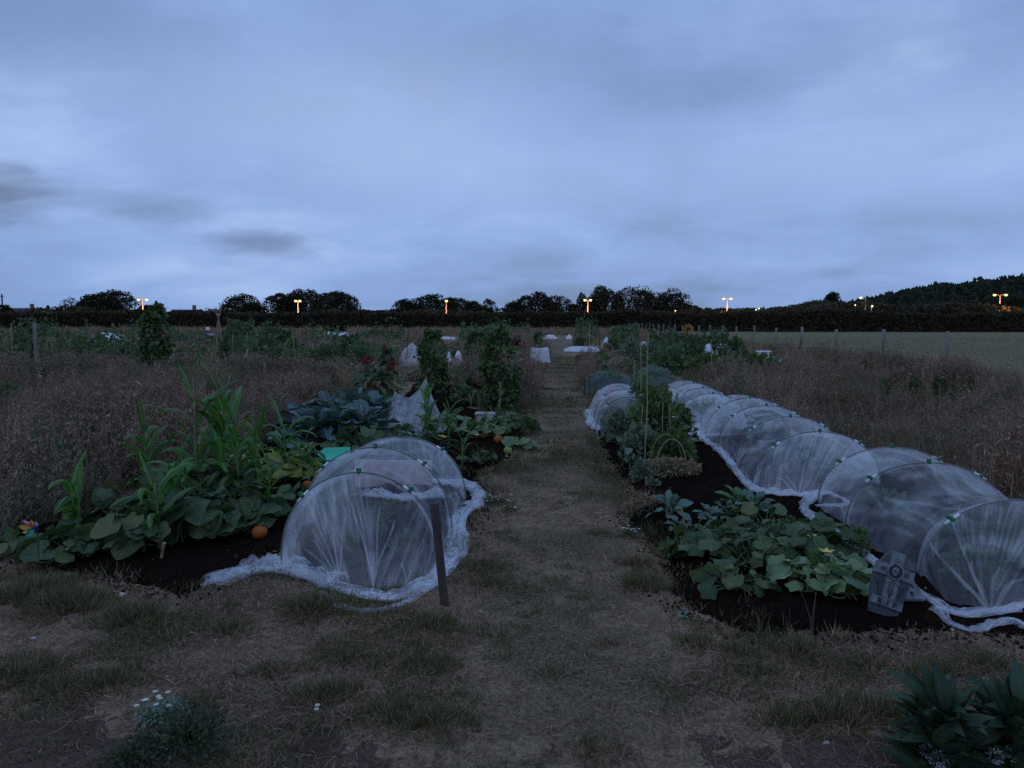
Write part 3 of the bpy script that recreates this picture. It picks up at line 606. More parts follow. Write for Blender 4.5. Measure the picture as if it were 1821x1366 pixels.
def build_weeds():
    left = gpoly([(-330, 700), (60, 676), (260, 672), (420, 674), (600, 668), (650, 700), (620, 718), (530, 745), (400, 845), (225, 893), (60, 945), (-20, 985), (-120, 1010), (-420, 1010)])
    def thin(p, s, k=.15): v = vnoise(p[:, 0], p[:, 1], s, 3, .8); return p[v > -k - .3 * rs.rand(len(p))]
    p = thin(rpoly(13000, left), 91, -.02); weeds('dry_weeds', 'dry', p, .40, ('seed',), 1.1); p = thin(rpoly(5200, left), 92, -.05); weeds('dry_long_grass', 'dry_pale', p, .34, ('grass',), 1.5)
    right = [(3.45, 4.0), (3.3, 7), (3.15, 11), (3.0, 14), (3.0, 19), (6.5, 24), (10.5, 26), (10.9, 15), (10.5, 4.0)]
    p = thin(rpoly(16000, right), 93, -.02); weeds('dry_weeds', 'dry', p, .37, ('seed',), 1.1); p = thin(rpoly(8500, right), 94, 0); weeds('dry_long_grass', 'dry_pale', p, .34, ('grass',), 1.5)
    def patchy(poly, n, s, thr, sc=.9): q = rpoly(n, poly); return q[vnoise(q[:, 0], q[:, 1], s, 3, sc) > thr]
    for poly in (left, right):
        weeds('green_weeds', 'veg_dark', patchy(poly, 5200, 95, .22), .40, ('seed',), 1.2); weeds('pale_plume_grass', 'straw', patchy(poly, 3600, 96, .22, 1.3), .44, ('seed',), 1.0); weeds('red_dock_weeds', 'dock', patchy(poly, 2600, 97, .30, .6), .44, ('seed',), .9)
    for poly, n, h in ((gpoly([(905, 700), (930, 735), (968, 690), (975, 652), (955, 640), (900, 655), (830, 655), (850, 690)]), 900, .62),
                       (gpoly([(1028, 690), (1050, 700), (1130, 640), (1110, 622), (1035, 640)]), 500, .42),
                       (gpoly([(620, 668), (760, 660), (900, 655), (880, 640), (620, 645)]), 500, .35)):
        weeds('dry_weeds', 'dry', rpoly(n, poly), h, ('seed',))
    p = np.concatenate([rpoly(500, left), rpoly(500, right)]); p = clear(p[p[:, 1] < 16]); n = len(p); t = np.linspace(0, 1, 6); aa = rs.rand(n) * 6.28; L_ = rs.uniform(.35, .75, n); le = rs.uniform(.05, .6, n); z = SZ(p[:, 0], p[:, 1]); P = np.stack([p[:, :1] + (np.cos(aa) * le * L_)[:, None] * t ** 2, p[:, 1:] + (np.sin(aa) * le * L_)[:, None] * t ** 2, z[:, None] + L_[:, None] * t], -1); mb = MB(); tubes(mb, P, np.linspace(.0035, .0015, 6), 3); mb.build('tall_stalk_grass', M['straw'], kind='stuff')
    # the rest of the allotments out to the hedge: rank grass, thinner with distance
    n = 15000; D = 19 + 98 * rs.rand(n) ** .9; X = (rs.rand(n) * 2 - 1) * .76 * D; p = Rv[None, :2] * X[:, None] + FH[None, :2] * D[:, None]
    k = (p[:, 0] < 10.3) & (np.abs(p[:, 0]) > .75 + .0 * D) & ~((p[:, 0] > 2) & (p[:, 1] < 24)); p = p[k]
    v = vnoise(p[:, 0], p[:, 1], 61, 3, .12)
    weeds('rank_grass', 'dry_pale', p[v > .0], .38, ('far',), 2.2); weeds('rank_weeds', 'dry', p[v <= .12], .42, ('far',), 2.4)
    n = 5000; D = 18 + 60 * rs.rand(n); X = (rs.rand(n) * 2 - 1) * .74 * D; p = Rv[None, :2] * X[:, None] + FH[None, :2] * D[:, None]; k = (p[:, 0] < 10) & (np.abs(p[:, 0]) > .8) & (vnoise(p[:, 0], p[:, 1], 62, 3, .14) > .05) & ~((p[:, 0] > 2.5) & (p[:, 1] < 26)); weeds('green_weeds', 'veg_mid', p[k], .36, ('far',), 2.8)
    def crops(name, mat, px, n, h, leaf):
        q = rpoly(int(n * 1.7), gpoly(px)); q = clear(q[(vnoise(q[:, 0], q[:, 1], 15 + n % 5, 3, .22) > -.08)]); v = np.clip(1 + 1.5 * vnoise(q[:, 0], q[:, 1], 5 + n % 7, 3, .35), .18, 2.4); row = .75 + .25 * np.sin(q[:, 1] * 4.5); P = np.column_stack([q, SZ(q[:, 0], q[:, 1]) + h * v * row * rs.rand(len(q)) ** .6]); mb = MB(); stamp(mb, T_HEART, P, frames(norm(rdir(len(q)) + [0, -.3, .0]), rs.rand(len(q)) * 6.28), leaf * rs.uniform(.6, 1.4, len(q))); mb.build(name, M[mat], kind='stuff')
    crops('crop_foliage', 'veg_dark', [(-60, 668), (260, 668), (290, 640), (240, 622), (-60, 625)], 4200, .75, .17)
    crops('crop_foliage', 'veg_mid', [(290, 672), (420, 668), (640, 662), (650, 640), (400, 632), (290, 640)], 2600, .55, .15)
    crops('crop_foliage', 'veg_dark', [(290, 668), (420, 664), (640, 660), (650, 640), (400, 632), (290, 640)], 2000, .6, .13)
    crops('crop_foliage', 'veg_mid', [(-60, 618), (300, 612), (620, 618), (560, 604), (0, 603)], 1900, .7, .26)
    crops('pale_crop_foliage', 'veg_grey', [(-60, 650), (300, 640), (640, 655), (620, 612), (0, 610)], 1500, .6, .15)
    crops('pale_crop_foliage', 'pale_weed', [(-60, 660), (300, 660), (640, 660), (620, 612), (0, 610)], 1300, .55, .12)
    crops('crop_foliage', 'veg_mid', [(1060, 680), (1180, 690), (1385, 672), (1380, 652), (1300, 640), (1120, 640)], 4200, .62, .15)
    crops('crop_foliage', 'veg_dark', [(1060, 640), (1300, 640), (1290, 620), (1080, 612)], 2600, .8, .24)
    crops('crop_foliage', 'veg_mid', [(640, 660), (870, 655), (900, 630), (650, 628)], 1800, .5, .17)
    n = 26000; y = 14 + 60 * rs.rand(n) ** 1.5; x = 10.9 + (1.0 * y) * rs.rand(n); k = x < .78 * y + 6; P = np.column_stack([x[k], y[k], np.full(k.sum(), .01)]); mb = MB(); grass_mesh(mb, P, .05 + .07 * rs.rand(len(P)), .012 + .001 * P[:, 1], .5); mb.build('pasture_grass', M['dry_pale'], kind='stuff')
    for k, (x0, x1, y, h, m) in enumerate(((20, 120, 612, 1.4, 'veg_dark'), (150, 255, 607, 1.2, 'veg_dark'), (405, 450, 618, 1.4, 'veg_dark'), (465, 520, 628, 1.0, 'veg_dark'), (545, 600, 610, 1.4, 'veg_dark'), (590, 640, 632, 1.1, 'veg_dark'), (818, 905, 618, 1.5, 'veg_mid'), (640, 720, 606, 1.3, 'veg_dark'), (700, 760, 622, .7, 'veg_dark'), (860, 940, 600, 1.3, 'veg_dark'), (1080, 1180, 606, 1.2, 'veg_dark'), (1170, 1290, 628, 1.3, 'veg_mid'), (1020, 1060, 604, 1.3, 'veg_dark'), (300, 400, 622, .9, 'veg_dark'), (0, 60, 640, 1.3, 'veg_dark'), (90, 200, 632, .8, 'veg_mid'))):
        crops('bean_row_foliage', m, [(x0, y), (x1, y + 3), (x1 + 4, y - 4), (x0 + 4, y - 5)], 900, h, .2)
    # pale uncut grass before the hedge
    n = 7000; y = 84 + 33 * rs.rand(n); p = np.column_stack([rs.uniform(-.75, .2, n) * y * 1.0, y]); weeds('pale_uncut_grass', 'straw', p[p[:, 0] < 10], .5, ('far',), 2.6)
    # fringe of long grass along the fence foot
    n = 2600; y = 17 + 100 * rs.rand(n) ** 1.6; p = np.column_stack([10.4 + rs.normal(0, .45, n), y]); weeds('fence_foot_grass', 'dry_pale', p, .34, ('far',), 1.8)

# ================================================================ far background
def lumpy(mb, c, r, n, size, lobes, seed, flatb=-.35, core=True):
    r_ = np.random.RandomState(seed); c = np.asarray(c, float); r = np.asarray(r, float); per = n // lobes
    for k in range(lobes):
        v = norm(r_.normal(size=3)); v[2] = abs(v[2]) * .9 - .25; lc = c + v * r * .55; lr = r * r_.uniform(.45, .66)
        P, d = inell(per, lc, lr, .72, -.8); m = len(P); o = norm(d + rdir(m) * .8); stamp(mb, T_HEART, P, frames(o, rs.rand(m) * 6.28), size * (.6 + .8 * rs.rand(m)))
TREE_PROTO = {}
def tree(px, hw, top, D, label, mat='tree', dens=1.0, group=None, name='broadleaf_tree', lobes=9, cat='tree', slim=1.0, base_py=None):
    b = AT(px, 590, D); b[2] = 0; tp = EYE + (572 - top) / F0 * D; rw = hw * 1.12 / F0 * D
    root = thing(name, b, label, cat, group); h = tp; ch = min(h * .48, h / 2 - .1); cz = h - ch
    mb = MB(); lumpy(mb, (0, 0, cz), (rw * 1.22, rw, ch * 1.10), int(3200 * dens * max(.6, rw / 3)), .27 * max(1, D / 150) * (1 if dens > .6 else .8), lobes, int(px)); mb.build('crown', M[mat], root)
    mb = MB(); t = np.linspace(0, 1, 6); tr = .05 + rw * .05; tubes(mb, np.stack([.2 * np.sin(t * 3 + px), t * 0, t * (cz + ch * .3)], 1), tr * (1 - .7 * t), 6)
    for k in range(7):
        a = k * 2.4 + px; z0 = cz * (.4 + .08 * k); q = np.linspace(0, 1, 4); tubes(mb, np.stack([math.cos(a) * q * rw * .7, math.sin(a) * q * rw * .7, z0 + q * ch * .9], 1), tr * .45 * (1 - .8 * q), 4)
    mb.build('trunk', M['bark'], root); return root

def build_far():
    # hedge along the far boundary, one continuous clipped-to-rough line
    y0 = 119.0; root = thing('hedge', (0, y0, 0), 'long dark rough hedge closing off the far side of the allotments and field', 'hedge')
    xs = np.linspace(-125, 125, 251); top = 2.9 + .55 * vnoise(xs, xs * 0, 3, 4, .09) + .35 * vnoise(xs, xs * 0, 13, 3, .4)
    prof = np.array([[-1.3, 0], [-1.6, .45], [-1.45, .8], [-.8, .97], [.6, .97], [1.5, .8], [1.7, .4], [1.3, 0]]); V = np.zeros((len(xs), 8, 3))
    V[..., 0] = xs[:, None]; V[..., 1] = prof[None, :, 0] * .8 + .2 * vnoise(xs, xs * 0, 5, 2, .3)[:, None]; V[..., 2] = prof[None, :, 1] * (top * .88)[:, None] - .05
    mb = MB(); mb.add(V.reshape(-1, 3), [grid_faces(len(xs), 8)]); mb.build('shade_core', M['core'], root)  # solid hull, coloured near-black to stand in for shade inside the hedge
    n = 46000; x = rs.uniform(-125, 125, n); tp = np.interp(x, xs, top); a = rs.rand(n); yy = np.where(a < .6, -1.45 + .25 * rs.rand(n), -1.5 + 3 * rs.rand(n)); zz = np.where(a < .6, rs.rand(n) ** .8 * .95, .88 + .16 * rs.rand(n)) * tp
    zz += np.where(rs.rand(n) < .03, .3 * rs.rand(n), 0); P = np.stack([x, yy + .25 * vnoise(x, zz, 6, 2, .8), zz], 1); o = rdir(n); o[:, 1] -= .5; mb = MB()
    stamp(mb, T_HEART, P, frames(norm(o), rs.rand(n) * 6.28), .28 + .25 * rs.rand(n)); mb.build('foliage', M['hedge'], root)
    # trees
    T = [(8, 14, 541, 150, 'dark rounded tree cut by the left picture edge', 1, 7), (75, 26, 545, 175, 'low flat-topped trees clump beyond the roofs far left', .8, 8), (132, 19, 525, 150, 'small open-crowned tree left of the broad dark tree', .45, 6),
         (176, 24, 522, 148, 'dark dense tree joined to the left side of the broad tree', 1.2, 8), (207, 34, 516, 150, 'broad dark dome-shaped tree just left of the leftmost twin lamp', 1.6, 12), (262, 12, 541, 150, 'little bush-like tree glowing orange behind the leftmost twin lamp', .8, 5),
         (432, 29, 525, 146, 'round dark tree standing alone right of the purple-tied cane wigwam', 1.4, 10), (495, 20, 521, 146, 'dark tree touching the left of the tree behind the second lamp', 1.1, 7), (538, 27, 511, 150, 'tall dark tree right behind the second twin lamp', 1.5, 10),
         (595, 32, 516, 144, 'broad triangular dark tree right of the second lamp', 1.7, 10), (690, 22, 546, 150, 'low sloping shrubby tree left of the third lamp group', .9, 6), (722, 19, 530, 150, 'round dark tree at the left of the group around the third lamp', 1, 7), (765, 24, 522, 150, 'taller tree with ragged top left of the third lamp', 1.1, 8),
         (822, 22, 529, 150, 'round tree with light gaps right of the third lamp', 1, 8), (866, 13, 533, 155, 'small conical tree between the third lamp group and the central group', 1, 5), (893, 14, 548, 160, 'very low dark tree before the central tree group', .8, 5), (932, 20, 524, 148, 'leftmost tree of the central tree group', .9, 7), (962, 24, 519, 148, 'wide open tree in the central group left of the fourth lamp', .85, 9),
         (996, 20, 527, 148, 'lower gappy tree just left of the slim tree by the fourth lamp', .6, 7), (1034, 12, 516, 150, 'slim upright tree above the fourth lamp', .8, 5), (1073, 22, 506, 146, 'tall dark conical tree right of the fourth lamp', 1.3, 8), (1100, 14, 517, 150, 'narrow tree between the tall conical tree and the feathery tree', .8, 6),
         (1130, 30, 506, 146, 'widest feathery tree with sky showing through its crown', .75, 12), (1166, 15, 519, 150, 'small gappy tree between two feathery trees', .55, 6), (1195, 24, 512, 146, 'greyish dome-shaped feathery tree ending the central group', .85, 9), (1225, 18, 542, 150, 'low dark tree right after the central group', 1, 6), (1252, 14, 545, 152, 'low bushy tree just left of the fifth lamp', 1, 5),
         (1478, 14, 522, 175, 'lone round dark tree rising at the foot of the wooded hill', 1.6, 7)]
    T += [(743, 17, 531, 149, 'lower crown filling the gap left of the ragged-topped tree', 1, 6), (797, 17, 528, 149, 'dark crown directly behind the third lamp', 1, 6), (845, 13, 538, 150, 'low crown between the gappy round tree and the small conical tree', 1, 5), (915, 14, 536, 150, 'low dark crown at the left foot of the central group', 1, 5), (980, 16, 524, 149, 'dense crown right of the wide open tree in the central group', 1, 6), (1015, 13, 533, 149, 'low crown left of the slim tree by the fourth lamp', 1, 5),
          (1052, 13, 527, 148, 'crown filling between the fourth lamp and the tall conical tree', 1, 5), (1148, 16, 517, 147, 'crown joined to the right side of the widest feathery tree', .9, 6), (1180, 13, 521, 147, 'small crown joined to the left side of the greyish dome-shaped tree', .9, 5), (1212, 13, 531, 147, 'sloping crown at the right side of the greyish dome-shaped tree', 1, 5), (516, 15, 523, 148, 'crown joining the two trees by the second lamp', 1.1, 6), (457, 14, 538, 147, 'low crown at the right foot of the lone round tree', 1, 5),
          (563, 13, 533, 149, 'low crown between the tall tree and the broad triangular tree', 1, 5), (622, 12, 540, 146, 'low crown at the right foot of the triangular tree', 1, 5), (152, 13, 533, 149, 'small crown between the open-crowned tree and the dense one', .7, 5)]
    for px, hw, top, D, lab, dn, lo in T: tree(px, hw, top, D, lab, 'tree', dn, 'trees behind the far hedge', lobes=lo)
    for px, hw, top, D, lab in ((1400, 40, 545, 165, 'pale willow-like bushy tree left of the hill lamps'), (1450, 48, 534, 168, 'broad pale green willow-like tree below the lone round tree'), (1330, 34, 549, 160, 'low willow-like trees clump right of the fifth lamp'), (1590, 50, 541, 165, 'olive brown bushy tree below the hill wood'), (1680, 60, 533, 165, 'broad olive tree left of the rightmost lamp'), (1640, 40, 536, 170, 'rounded tree in the middle of the hill foot'), (1800, 45, 524, 160, 'dark tree right of the rightmost lamp'), (1740, 36, 536, 170, 'bushy tree just left of the rightmost lamp pole'), (1290, 30, 548, 160, 'low dark bushy tree around the fifth lamp pole'), (1540, 36, 549, 165, 'low bushy tree around the single-headed lamp'), (650, 34, 551, 150, 'low ragged bush tree right of the triangular tree'), (345, 30, 556, 150, 'low rough bush tree below the brown house roof')):
        tree(px, hw, top, D, lab, 'tree_green' if px in (1400, 1450) else 'tree', 1.3, 'bushy trees at the foot of the hill' if px > 1000 else 'trees behind the far hedge', 'bushy_tree', 10)
    # low continuous thicket behind the hedge
    mb = MB(); n = 20000; x = rs.uniform(-120, 125, n); P = np.stack([x, 130 + 8 * rs.rand(n), (3.2 + 1.6 * vnoise(x, x * 0, 44, 4, .10) + .02 * np.maximum(x, 0)) * rs.rand(n) ** .5], 1); stamp(mb, T_HEART, P, frames(rdir(n), rs.rand(n) * 6.28), .45 + .4 * rs.rand(n)); mb.build('thicket_undergrowth', M['hedge'], kind='stuff')
    # hill and its wood
    hx = np.linspace(60, 520, 60); hy = np.linspace(215, 640, 40); X, Y = np.meshgrid(hx, hy)
    def hill(X, Y):
        rx = X * math.cos(YAW) + Y * math.sin(YAW); ry = -X * math.sin(YAW) + Y * math.cos(YAW); px = CX + F0 * rx / np.maximum(ry, 1)
        prof = np.interp(px, [1380, 1440, 1500, 1540, 1620, 1700, 1760, 1821, 2100, 2400], [0, 0, 3.0, 5.5, 10.2, 13.0, 14.2, 15.2, 17, 14])
        return prof * np.clip((Y - 225) / 110, 0, 1) ** .8 * np.clip((640 - Y) / 200, 0, 1)
    Z = hill(X, Y) - .3; mb = MB(); mb.add(np.stack([X, Y, Z], -1).reshape(-1, 3), [grid_faces(40, 60)]); mb.build('hill', M['woods'], smooth=True, kind='structure')
    mb = MB(); n = 1700; x = rs.uniform(70, 420, n); y = rs.uniform(228, 400, n); ry = -x * math.sin(YAW) + y * math.cos(YAW); px = CX + F0 * (x * math.cos(YAW) + y * math.sin(YAW)) / ry; k = (px > 1430) & (px < 2060); x, y, px = x[k], y[k], px[k]
    z = hill(x, y)
    for i in range(len(x)):
        r = rs.uniform(2.6, 4.6) * (1 if px[i] > 1500 else .7); P, d = inell(44, (x[i], y[i], z[i] + r * .45), (r, r, r * .95), .85, -.2); stamp(mb, T_HEART, P, frames(norm(d + rdir(44) * .7), rs.rand(44) * 6.28), 1.3 + .9 * rs.rand(44))
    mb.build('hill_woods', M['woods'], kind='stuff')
    # houses
    def house(px, w, d, eave, ridge, D, rz, lab, ch=True):
        b = AT(px, 590, D); b[2] = 0; r = thing('house', b, lab, 'house', 'houses beyond the hedge'); r.rotation_euler = (0, 0, rz)
        mb = MB(); box(mb, (0, 0, eave / 2), (w, d, eave)); V = np.array([[-w / 2, -d / 2, eave], [-w / 2, d / 2, eave], [-w / 2, 0, ridge - .1], [w / 2, -d / 2, eave], [w / 2, d / 2, eave], [w / 2, 0, ridge - .1]]); mb.add(V, [np.array([[0, 1, 2], [3, 5, 4]])]); mb.build('wall', M['wall'], r)
        mb = MB(); s = .35; hw, hd = w / 2 + s, d / 2 + s; e = eave - .15
        V = np.array([[-hw, -hd, e], [hw, -hd, e], [hw, 0, ridge], [-hw, 0, ridge], [-hw, hd, e], [hw, hd, e]]); V2 = V - [0, 0, .18]; mb.add(np.concatenate([V, V2]), [np.array([[0, 1, 2, 3], [3, 2, 5, 4], [7, 6, 9, 8], [8, 9, 10, 11], [0, 6, 7, 1], [4, 5, 11, 10]])]); rf = mb.build('roof', M['roof'], r)
        if ch: mb = MB(); box(mb, (w * .3, .1, ridge + .3), (.6, .5, 1.2)); mb.build('chimney', M['wall'], rf)
        for k in range(3):
            mb = MB(); box(mb, (-w / 2 + w * (k + .5) / 3, -d / 2 - .03, 1.5), (1.2, .1, 1.1)); wi = mb.build('window', M['white'], r); mb = MB(); box(mb, (-w / 2 + w * (k + .5) / 3, -d / 2 - .09, 1.5), (1.0, .04, .9)); mb.build('pane', M['glass'], wi)
    house(333, 5.2, 6, 2.5, 4.05, 150, .1, 'small brown-roofed house between the climbing bean column and cane wigwam'); house(40, 8, 7, 2.8, 4.5, 158, 0, 'low dark-roofed house at the far left'); house(98, 7, 7, 2.6, 4.1, 165, .1, 'low roof left of the open-crowned tree', False)
    # lamps
    def lamp(px, hy, D, heads, lab, glow='glow', power=420, arm=.9, group='street lamps beyond the hedge', pr=.11):
        pr = pr * .85; b = AT(px, 590, D); b[2] = 0; h = EYE + (572 - hy) / F0 * D; r = thing('street_lamp', b, lab, 'street lamp', group)
        mb = MB(); tubes(mb, np.array([[0, 0, 0], [0, 0, h * .5], [0, 0, h]]), np.array([pr * 1.25, pr, pr * .8]), 8); mb.build('pole', M['lamppole'], r)
        for sx in heads:
            a = sx * arm; mb = MB(); tubes(mb, np.array([[0, 0, h - .1], [a * .5, .12, h + .10], [a * .8, .10, h + .14]]), .035, 5); mb.build('arm', M['lamppole'], r)
            mb = MB(); blob(mb, (a, .04, h + .16), (.30, .22, .10), 3, 12, 7, .03); hd = mb.build('lamp_head', M['lamphead'], r, True)
            mb = MB(); blob(mb, (a, -.03, h + .02), (.25, .22, .19), 5, 12, 7, .03); mb.build('lens', M[glow], hd, True)
            if power:
                ld = bpy.data.lights.new('lamp_light', 'POINT'); ld.energy = power * .6; ld.color = (1, .40, .12) if glow == 'glow' else (1, .78, .5); ld.shadow_soft_size = .3
                lo = bpy.data.objects.new('lamp_light', ld); COL.objects.link(lo); lo.parent = r; lo.location = (a * .4, -1.5, h - 1.6)
    lamp(256, 533.5, 128, (-1, 1), 'leftmost twin-headed street lamp glowing orange beside the broad dark tree', arm=.75); lamp(531, 536, 128, (-.6, .6), 'twin street lamp glowing in front of the tall dark tree', arm=.6); lamp(794, 536, 128, (.05,), 'street lamp seen side-on as one bright orange point', arm=.5)
    lamp(1045, 534.5, 128, (-1, .9), 'twin street lamp glowing pale orange under the slim tree', arm=.5); lamp(1292, 532, 135, (-1, 1), 'twin street lamp against open sky right of the tree group', arm=.65); lamp(1775, 525.5, 128, (-1, 1), 'rightmost twin street lamp glowing orange in front of the wooded hill', arm=.95)
    lamp(1537, 530, 127, (-1,), 'tall grey lamp post with one lit head, in front of the hill wood', 'glowwhite', 60, arm=.85, pr=.09)
    for px, py, D, lab in [(q[0], q[1], 126.5, q[3]) for q in ((1282, 556, 160, 'small short lamp just left of the fifth lamp pole'), (1313, 554, 165, 'tiny white lamp just right of the fifth lamp'), (1343, 551, 170, 'left one of a close pair of tiny distant lamps'), (1348, 549, 172, 'right one of a close pair of tiny distant lamps'),
                           (1510, 555, 150, 'small low white lamp left of the single-headed lamp post'), (1518, 543, 200, 'tiny white lamp high left of the single-headed lamp post'), (1548, 545, 155, 'bright white lamp just right of the single-headed lamp post'), (1200, 553, 140, 'tiny lamp shining through the feathery trees'))]:
        b = AT(px, 590, D); b[2] = 0; h = EYE + (572 - py) / F0 * D; r = thing('distant_lamp', b, lab, 'street lamp', 'small distant lamps'); mb = MB(); tubes(mb, np.array([[0, 0, 0], [0, 0, h + .2]]), .06, 6); mb.build('pole', M['lamppole'], r)
        s = .15 if px in (1548, 1510) else .10; mb = MB(); blob(mb, (0, -.25, h), (s, s, s), 1, 8, 6, 0); mb.build('lamp_head', M['glowwhite'], r, True)
    b = AT(7, 590, 150); b[2] = 0; r = thing('telegraph_pole', b, 'thin dark telegraph pole above the tree at the left edge', 'pole'); mb = MB(); tubes(mb, np.array([[0, 0, 0], [0, 0, 7.2]]), .14, 6); mb.build('mast', M['cane_dark'], r); mb = MB(); box(mb, (0, 0, 6.7), (.9, .12, .12)); mb.build('crossbar', M['cane_dark'], r)
    # wire fences
    f = thing('wire_fence', (10.35, 20.5, 0), 'post and wire fence running away between the dry weeds and the pasture', 'fence')
    for k in range(26):
        h = 1.34 + .04 * math.sin(k * 2.7); mb = MB(); t = np.linspace(0, 1, 4); tubes(mb, np.stack([.03 * np.sin(k * 1.9) * t, k * 4 + .02 * t, h * t], 1), .052 + .006 * math.sin(k), 7); mb.build('fence_post', M['post'], f, True)
    mb = MB()
    for z in (.25, .5, .75, 1.0, 1.2): tubes(mb, np.stack([np.full(60, .06), np.linspace(0, 100, 60), z + .02 * np.sin(np.arange(60))], 1), .003, 3)
    for y in np.arange(0, 24, .3): tubes(mb, np.array([[.06, y, .02], [.06, y, .98]]), .0015, 3)
    mb.build('wire', M['wire'], f)
    f = thing('boundary_fence', (0, 113, 0), 'low line of thin posts along the foot of the far hedge', 'fence')
    for k in range(38):
        x = -86 + 3.5 * k + .3 * math.sin(k * 5)
        if x > 8: break
        mb = MB(); tubes(mb, np.array([[x, 0, 0], [x + .03, 0, .9 + .15 * math.sin(k * 3)]]), .075, 5); mb.build('fence_post', M['post'], f)
    b = AT(1098, 586, 100); b[2] = 0; g = thing('goal_frame', b, 'far-off plain goal-like pole frame at the end of the pasture fence', 'frame'); w = 22 / F0 * 100
    for s in (-.5, .5): mb = MB(); tubes(mb, np.array([[s * w, 0, 0], [s * w, 0, .98]]), .05, 5); mb.build('upright', M['post'], g)
    mb = MB(); tubes(mb, np.array([[-w / 2, 0, .96], [w / 2, 0, .96]]), .05, 5); mb.build('crossbar', M['post'], g)
build_ground(); build_grass(); build_weeds(); build_far()
# ================================================================ plants
def B(px, py):
    p = G(px, py); p[2] = float(SZ(p[0], p[1])); return p
def ribbons(mb, P, w, side, fold=.25, wav=0.0):
    """P (n,m,3) centre lines, w (m,) or (n,m) half widths, side (n,3)"""
    n, m, _ = P.shape; w = np.broadcast_to(w, (n, m)); T = norm(np.gradient(P, axis=1)); S = norm(np.broadcast_to(side[:, None], T.shape) - 0); Nn = norm(np.cross(S, T)); t = np.linspace(0, 1, m)
    rows = []; uv = []
    for s in (-1, -.12, .12, 1):
        off = S * (w * s)[..., None] + Nn * (w * fold * abs(s))[..., None]
        if wav and abs(s) == 1: off = off + Nn * (w * wav * np.sin(t * 17 + s * 1.5 + np.arange(n)[:, None] * 2))[..., None]
        rows.append(P + off); uv.append(np.stack([np.full((n, m), s), np.broadcast_to(t, (n, m))], -1))
    V = np.stack(rows, 2); U = np.stack(uv, 2); g = grid_faces(m, 4); mb.add(V.reshape(-1, 3), [(g[None] + (np.arange(n) * m * 4)[:, None, None]).reshape(-1, 4)], U.reshape(-1, 2))

def squash(base, rx, ry, n, size, hmax, mat, label, cat='squash plant', fruits=(), group='squash plants', tpls=T_SQUASH, name='squash_plant', flowers=(), stemz=.0, edge=0.0):
    """sprawling plant: big round leaves on hollow stalks over a ground-hugging vine; fruits = (px,py,r,mat)"""
    base = np.asarray(base, float); r = thing(name, base, label, cat, group); a = rs.rand(n) * 6.28; q = np.sqrt(rs.rand(n)); x = base[0] + np.cos(a) * q * rx; y = base[1] + np.sin(a) * q * ry
    g = SZ(x, y); h = (hmax * (1 - .55 * q ** 2) * rs.uniform(.35, 1, n) + .03); P = np.stack([x, y, g + h], 1)
    d = np.stack([np.cos(a + rs.normal(0, .6, n)), np.sin(a + rs.normal(0, .6, n)), -.25 - .3 * rs.rand(n)], 1); R = frames(d + rs.normal(0, .22, (n, 3)), rs.normal(0, .5, n)); sz = size * rs.uniform(.42, 1.3, n)
    mb = MB(); idx = rs.randint(0, len(tpls), n)
    for i, tp in enumerate(tpls):
        k = idx == i
        if k.any(): stamp(mb, tp, P[k], R[k], sz[k])
    mb.build('foliage', M[mat], r, True, rel=base)
    t = np.linspace(0, 1, 6)[None, :, None]; S = np.stack([x - np.cos(a) * (.08 + .12 * rs.rand(n)) * 1, y - np.sin(a) * (.08 + .12 * rs.rand(n)), g + .01], 1)[:, None]; E = P[:, None]; mid = S * .5 + E * .5; mid[..., 2] = E[..., 2] * .72 + S[..., 2] * .28
    mb = MB(); tubes(mb, S * (1 - t) ** 2 + 2 * mid * t * (1 - t) + E * t ** 2, np.linspace(.0065, .0035, 6) * size / .2, 4)
    for k in range(4):
        aa = k * 1.6 + rs.rand(); t1 = np.linspace(0, 1, 9); vx = base[0] + np.cos(aa + .5 * np.sin(t1 * 4)) * rx * t1; vy = base[1] + np.sin(aa + .5 * np.sin(t1 * 4)) * ry * t1; tubes(mb, np.stack([vx, vy, SZ(vx, vy) + .012], 1)[:7], .005, 5)
    mb.build('vine', M['stem'], r, rel=base)
    for fx, fy, fr, fm in fruits:
        c = G(fx, fy, fr * .9) ; c[2] = float(SZ(c[0], c[1])) + fr * .8; mb = MB(); nu, nv = 28, 12; th = np.linspace(0, 2 * math.pi, nu, endpoint=False); ph = np.linspace(0, math.pi, nv); Tt, Ph = np.meshgrid(th, ph)
        k = 1 - .07 * np.abs(np.sin(Tt * 4.5)) * np.sin(Ph); V = np.stack([np.sin(Ph) * np.cos(Tt) * k, np.sin(Ph) * np.sin(Tt) * k, np.cos(Ph) * .82 - .12 * np.exp(-(Ph / .3) ** 2)], -1) * fr + c; mb.add(V.reshape(-1, 3), [grid_faces(nv, nu, True)])
        f = mb.build('fruit', M[fm], r, True, rel=base); mb = MB(); tubes(mb, np.array([c + [0, 0, fr * .66], c + [.01, 0, fr * .95], c + [.03, .01, fr * 1.15]]), [.009, .006, .007], 5); mb.build('stalk', M['stem'], f, rel=base)
    for fx, fy, z in flowers:
        c = G(fx, fy, z); mb = MB(); aa = np.arange(5) * 1.2566; stamp(mb, T_OVAL, np.tile(c, (5, 1)), frames(np.stack([np.cos(aa), np.sin(aa), 0 * aa + .9], 1)), .055); mb.build('flower', M['yellow'], r, rel=base)
    return r

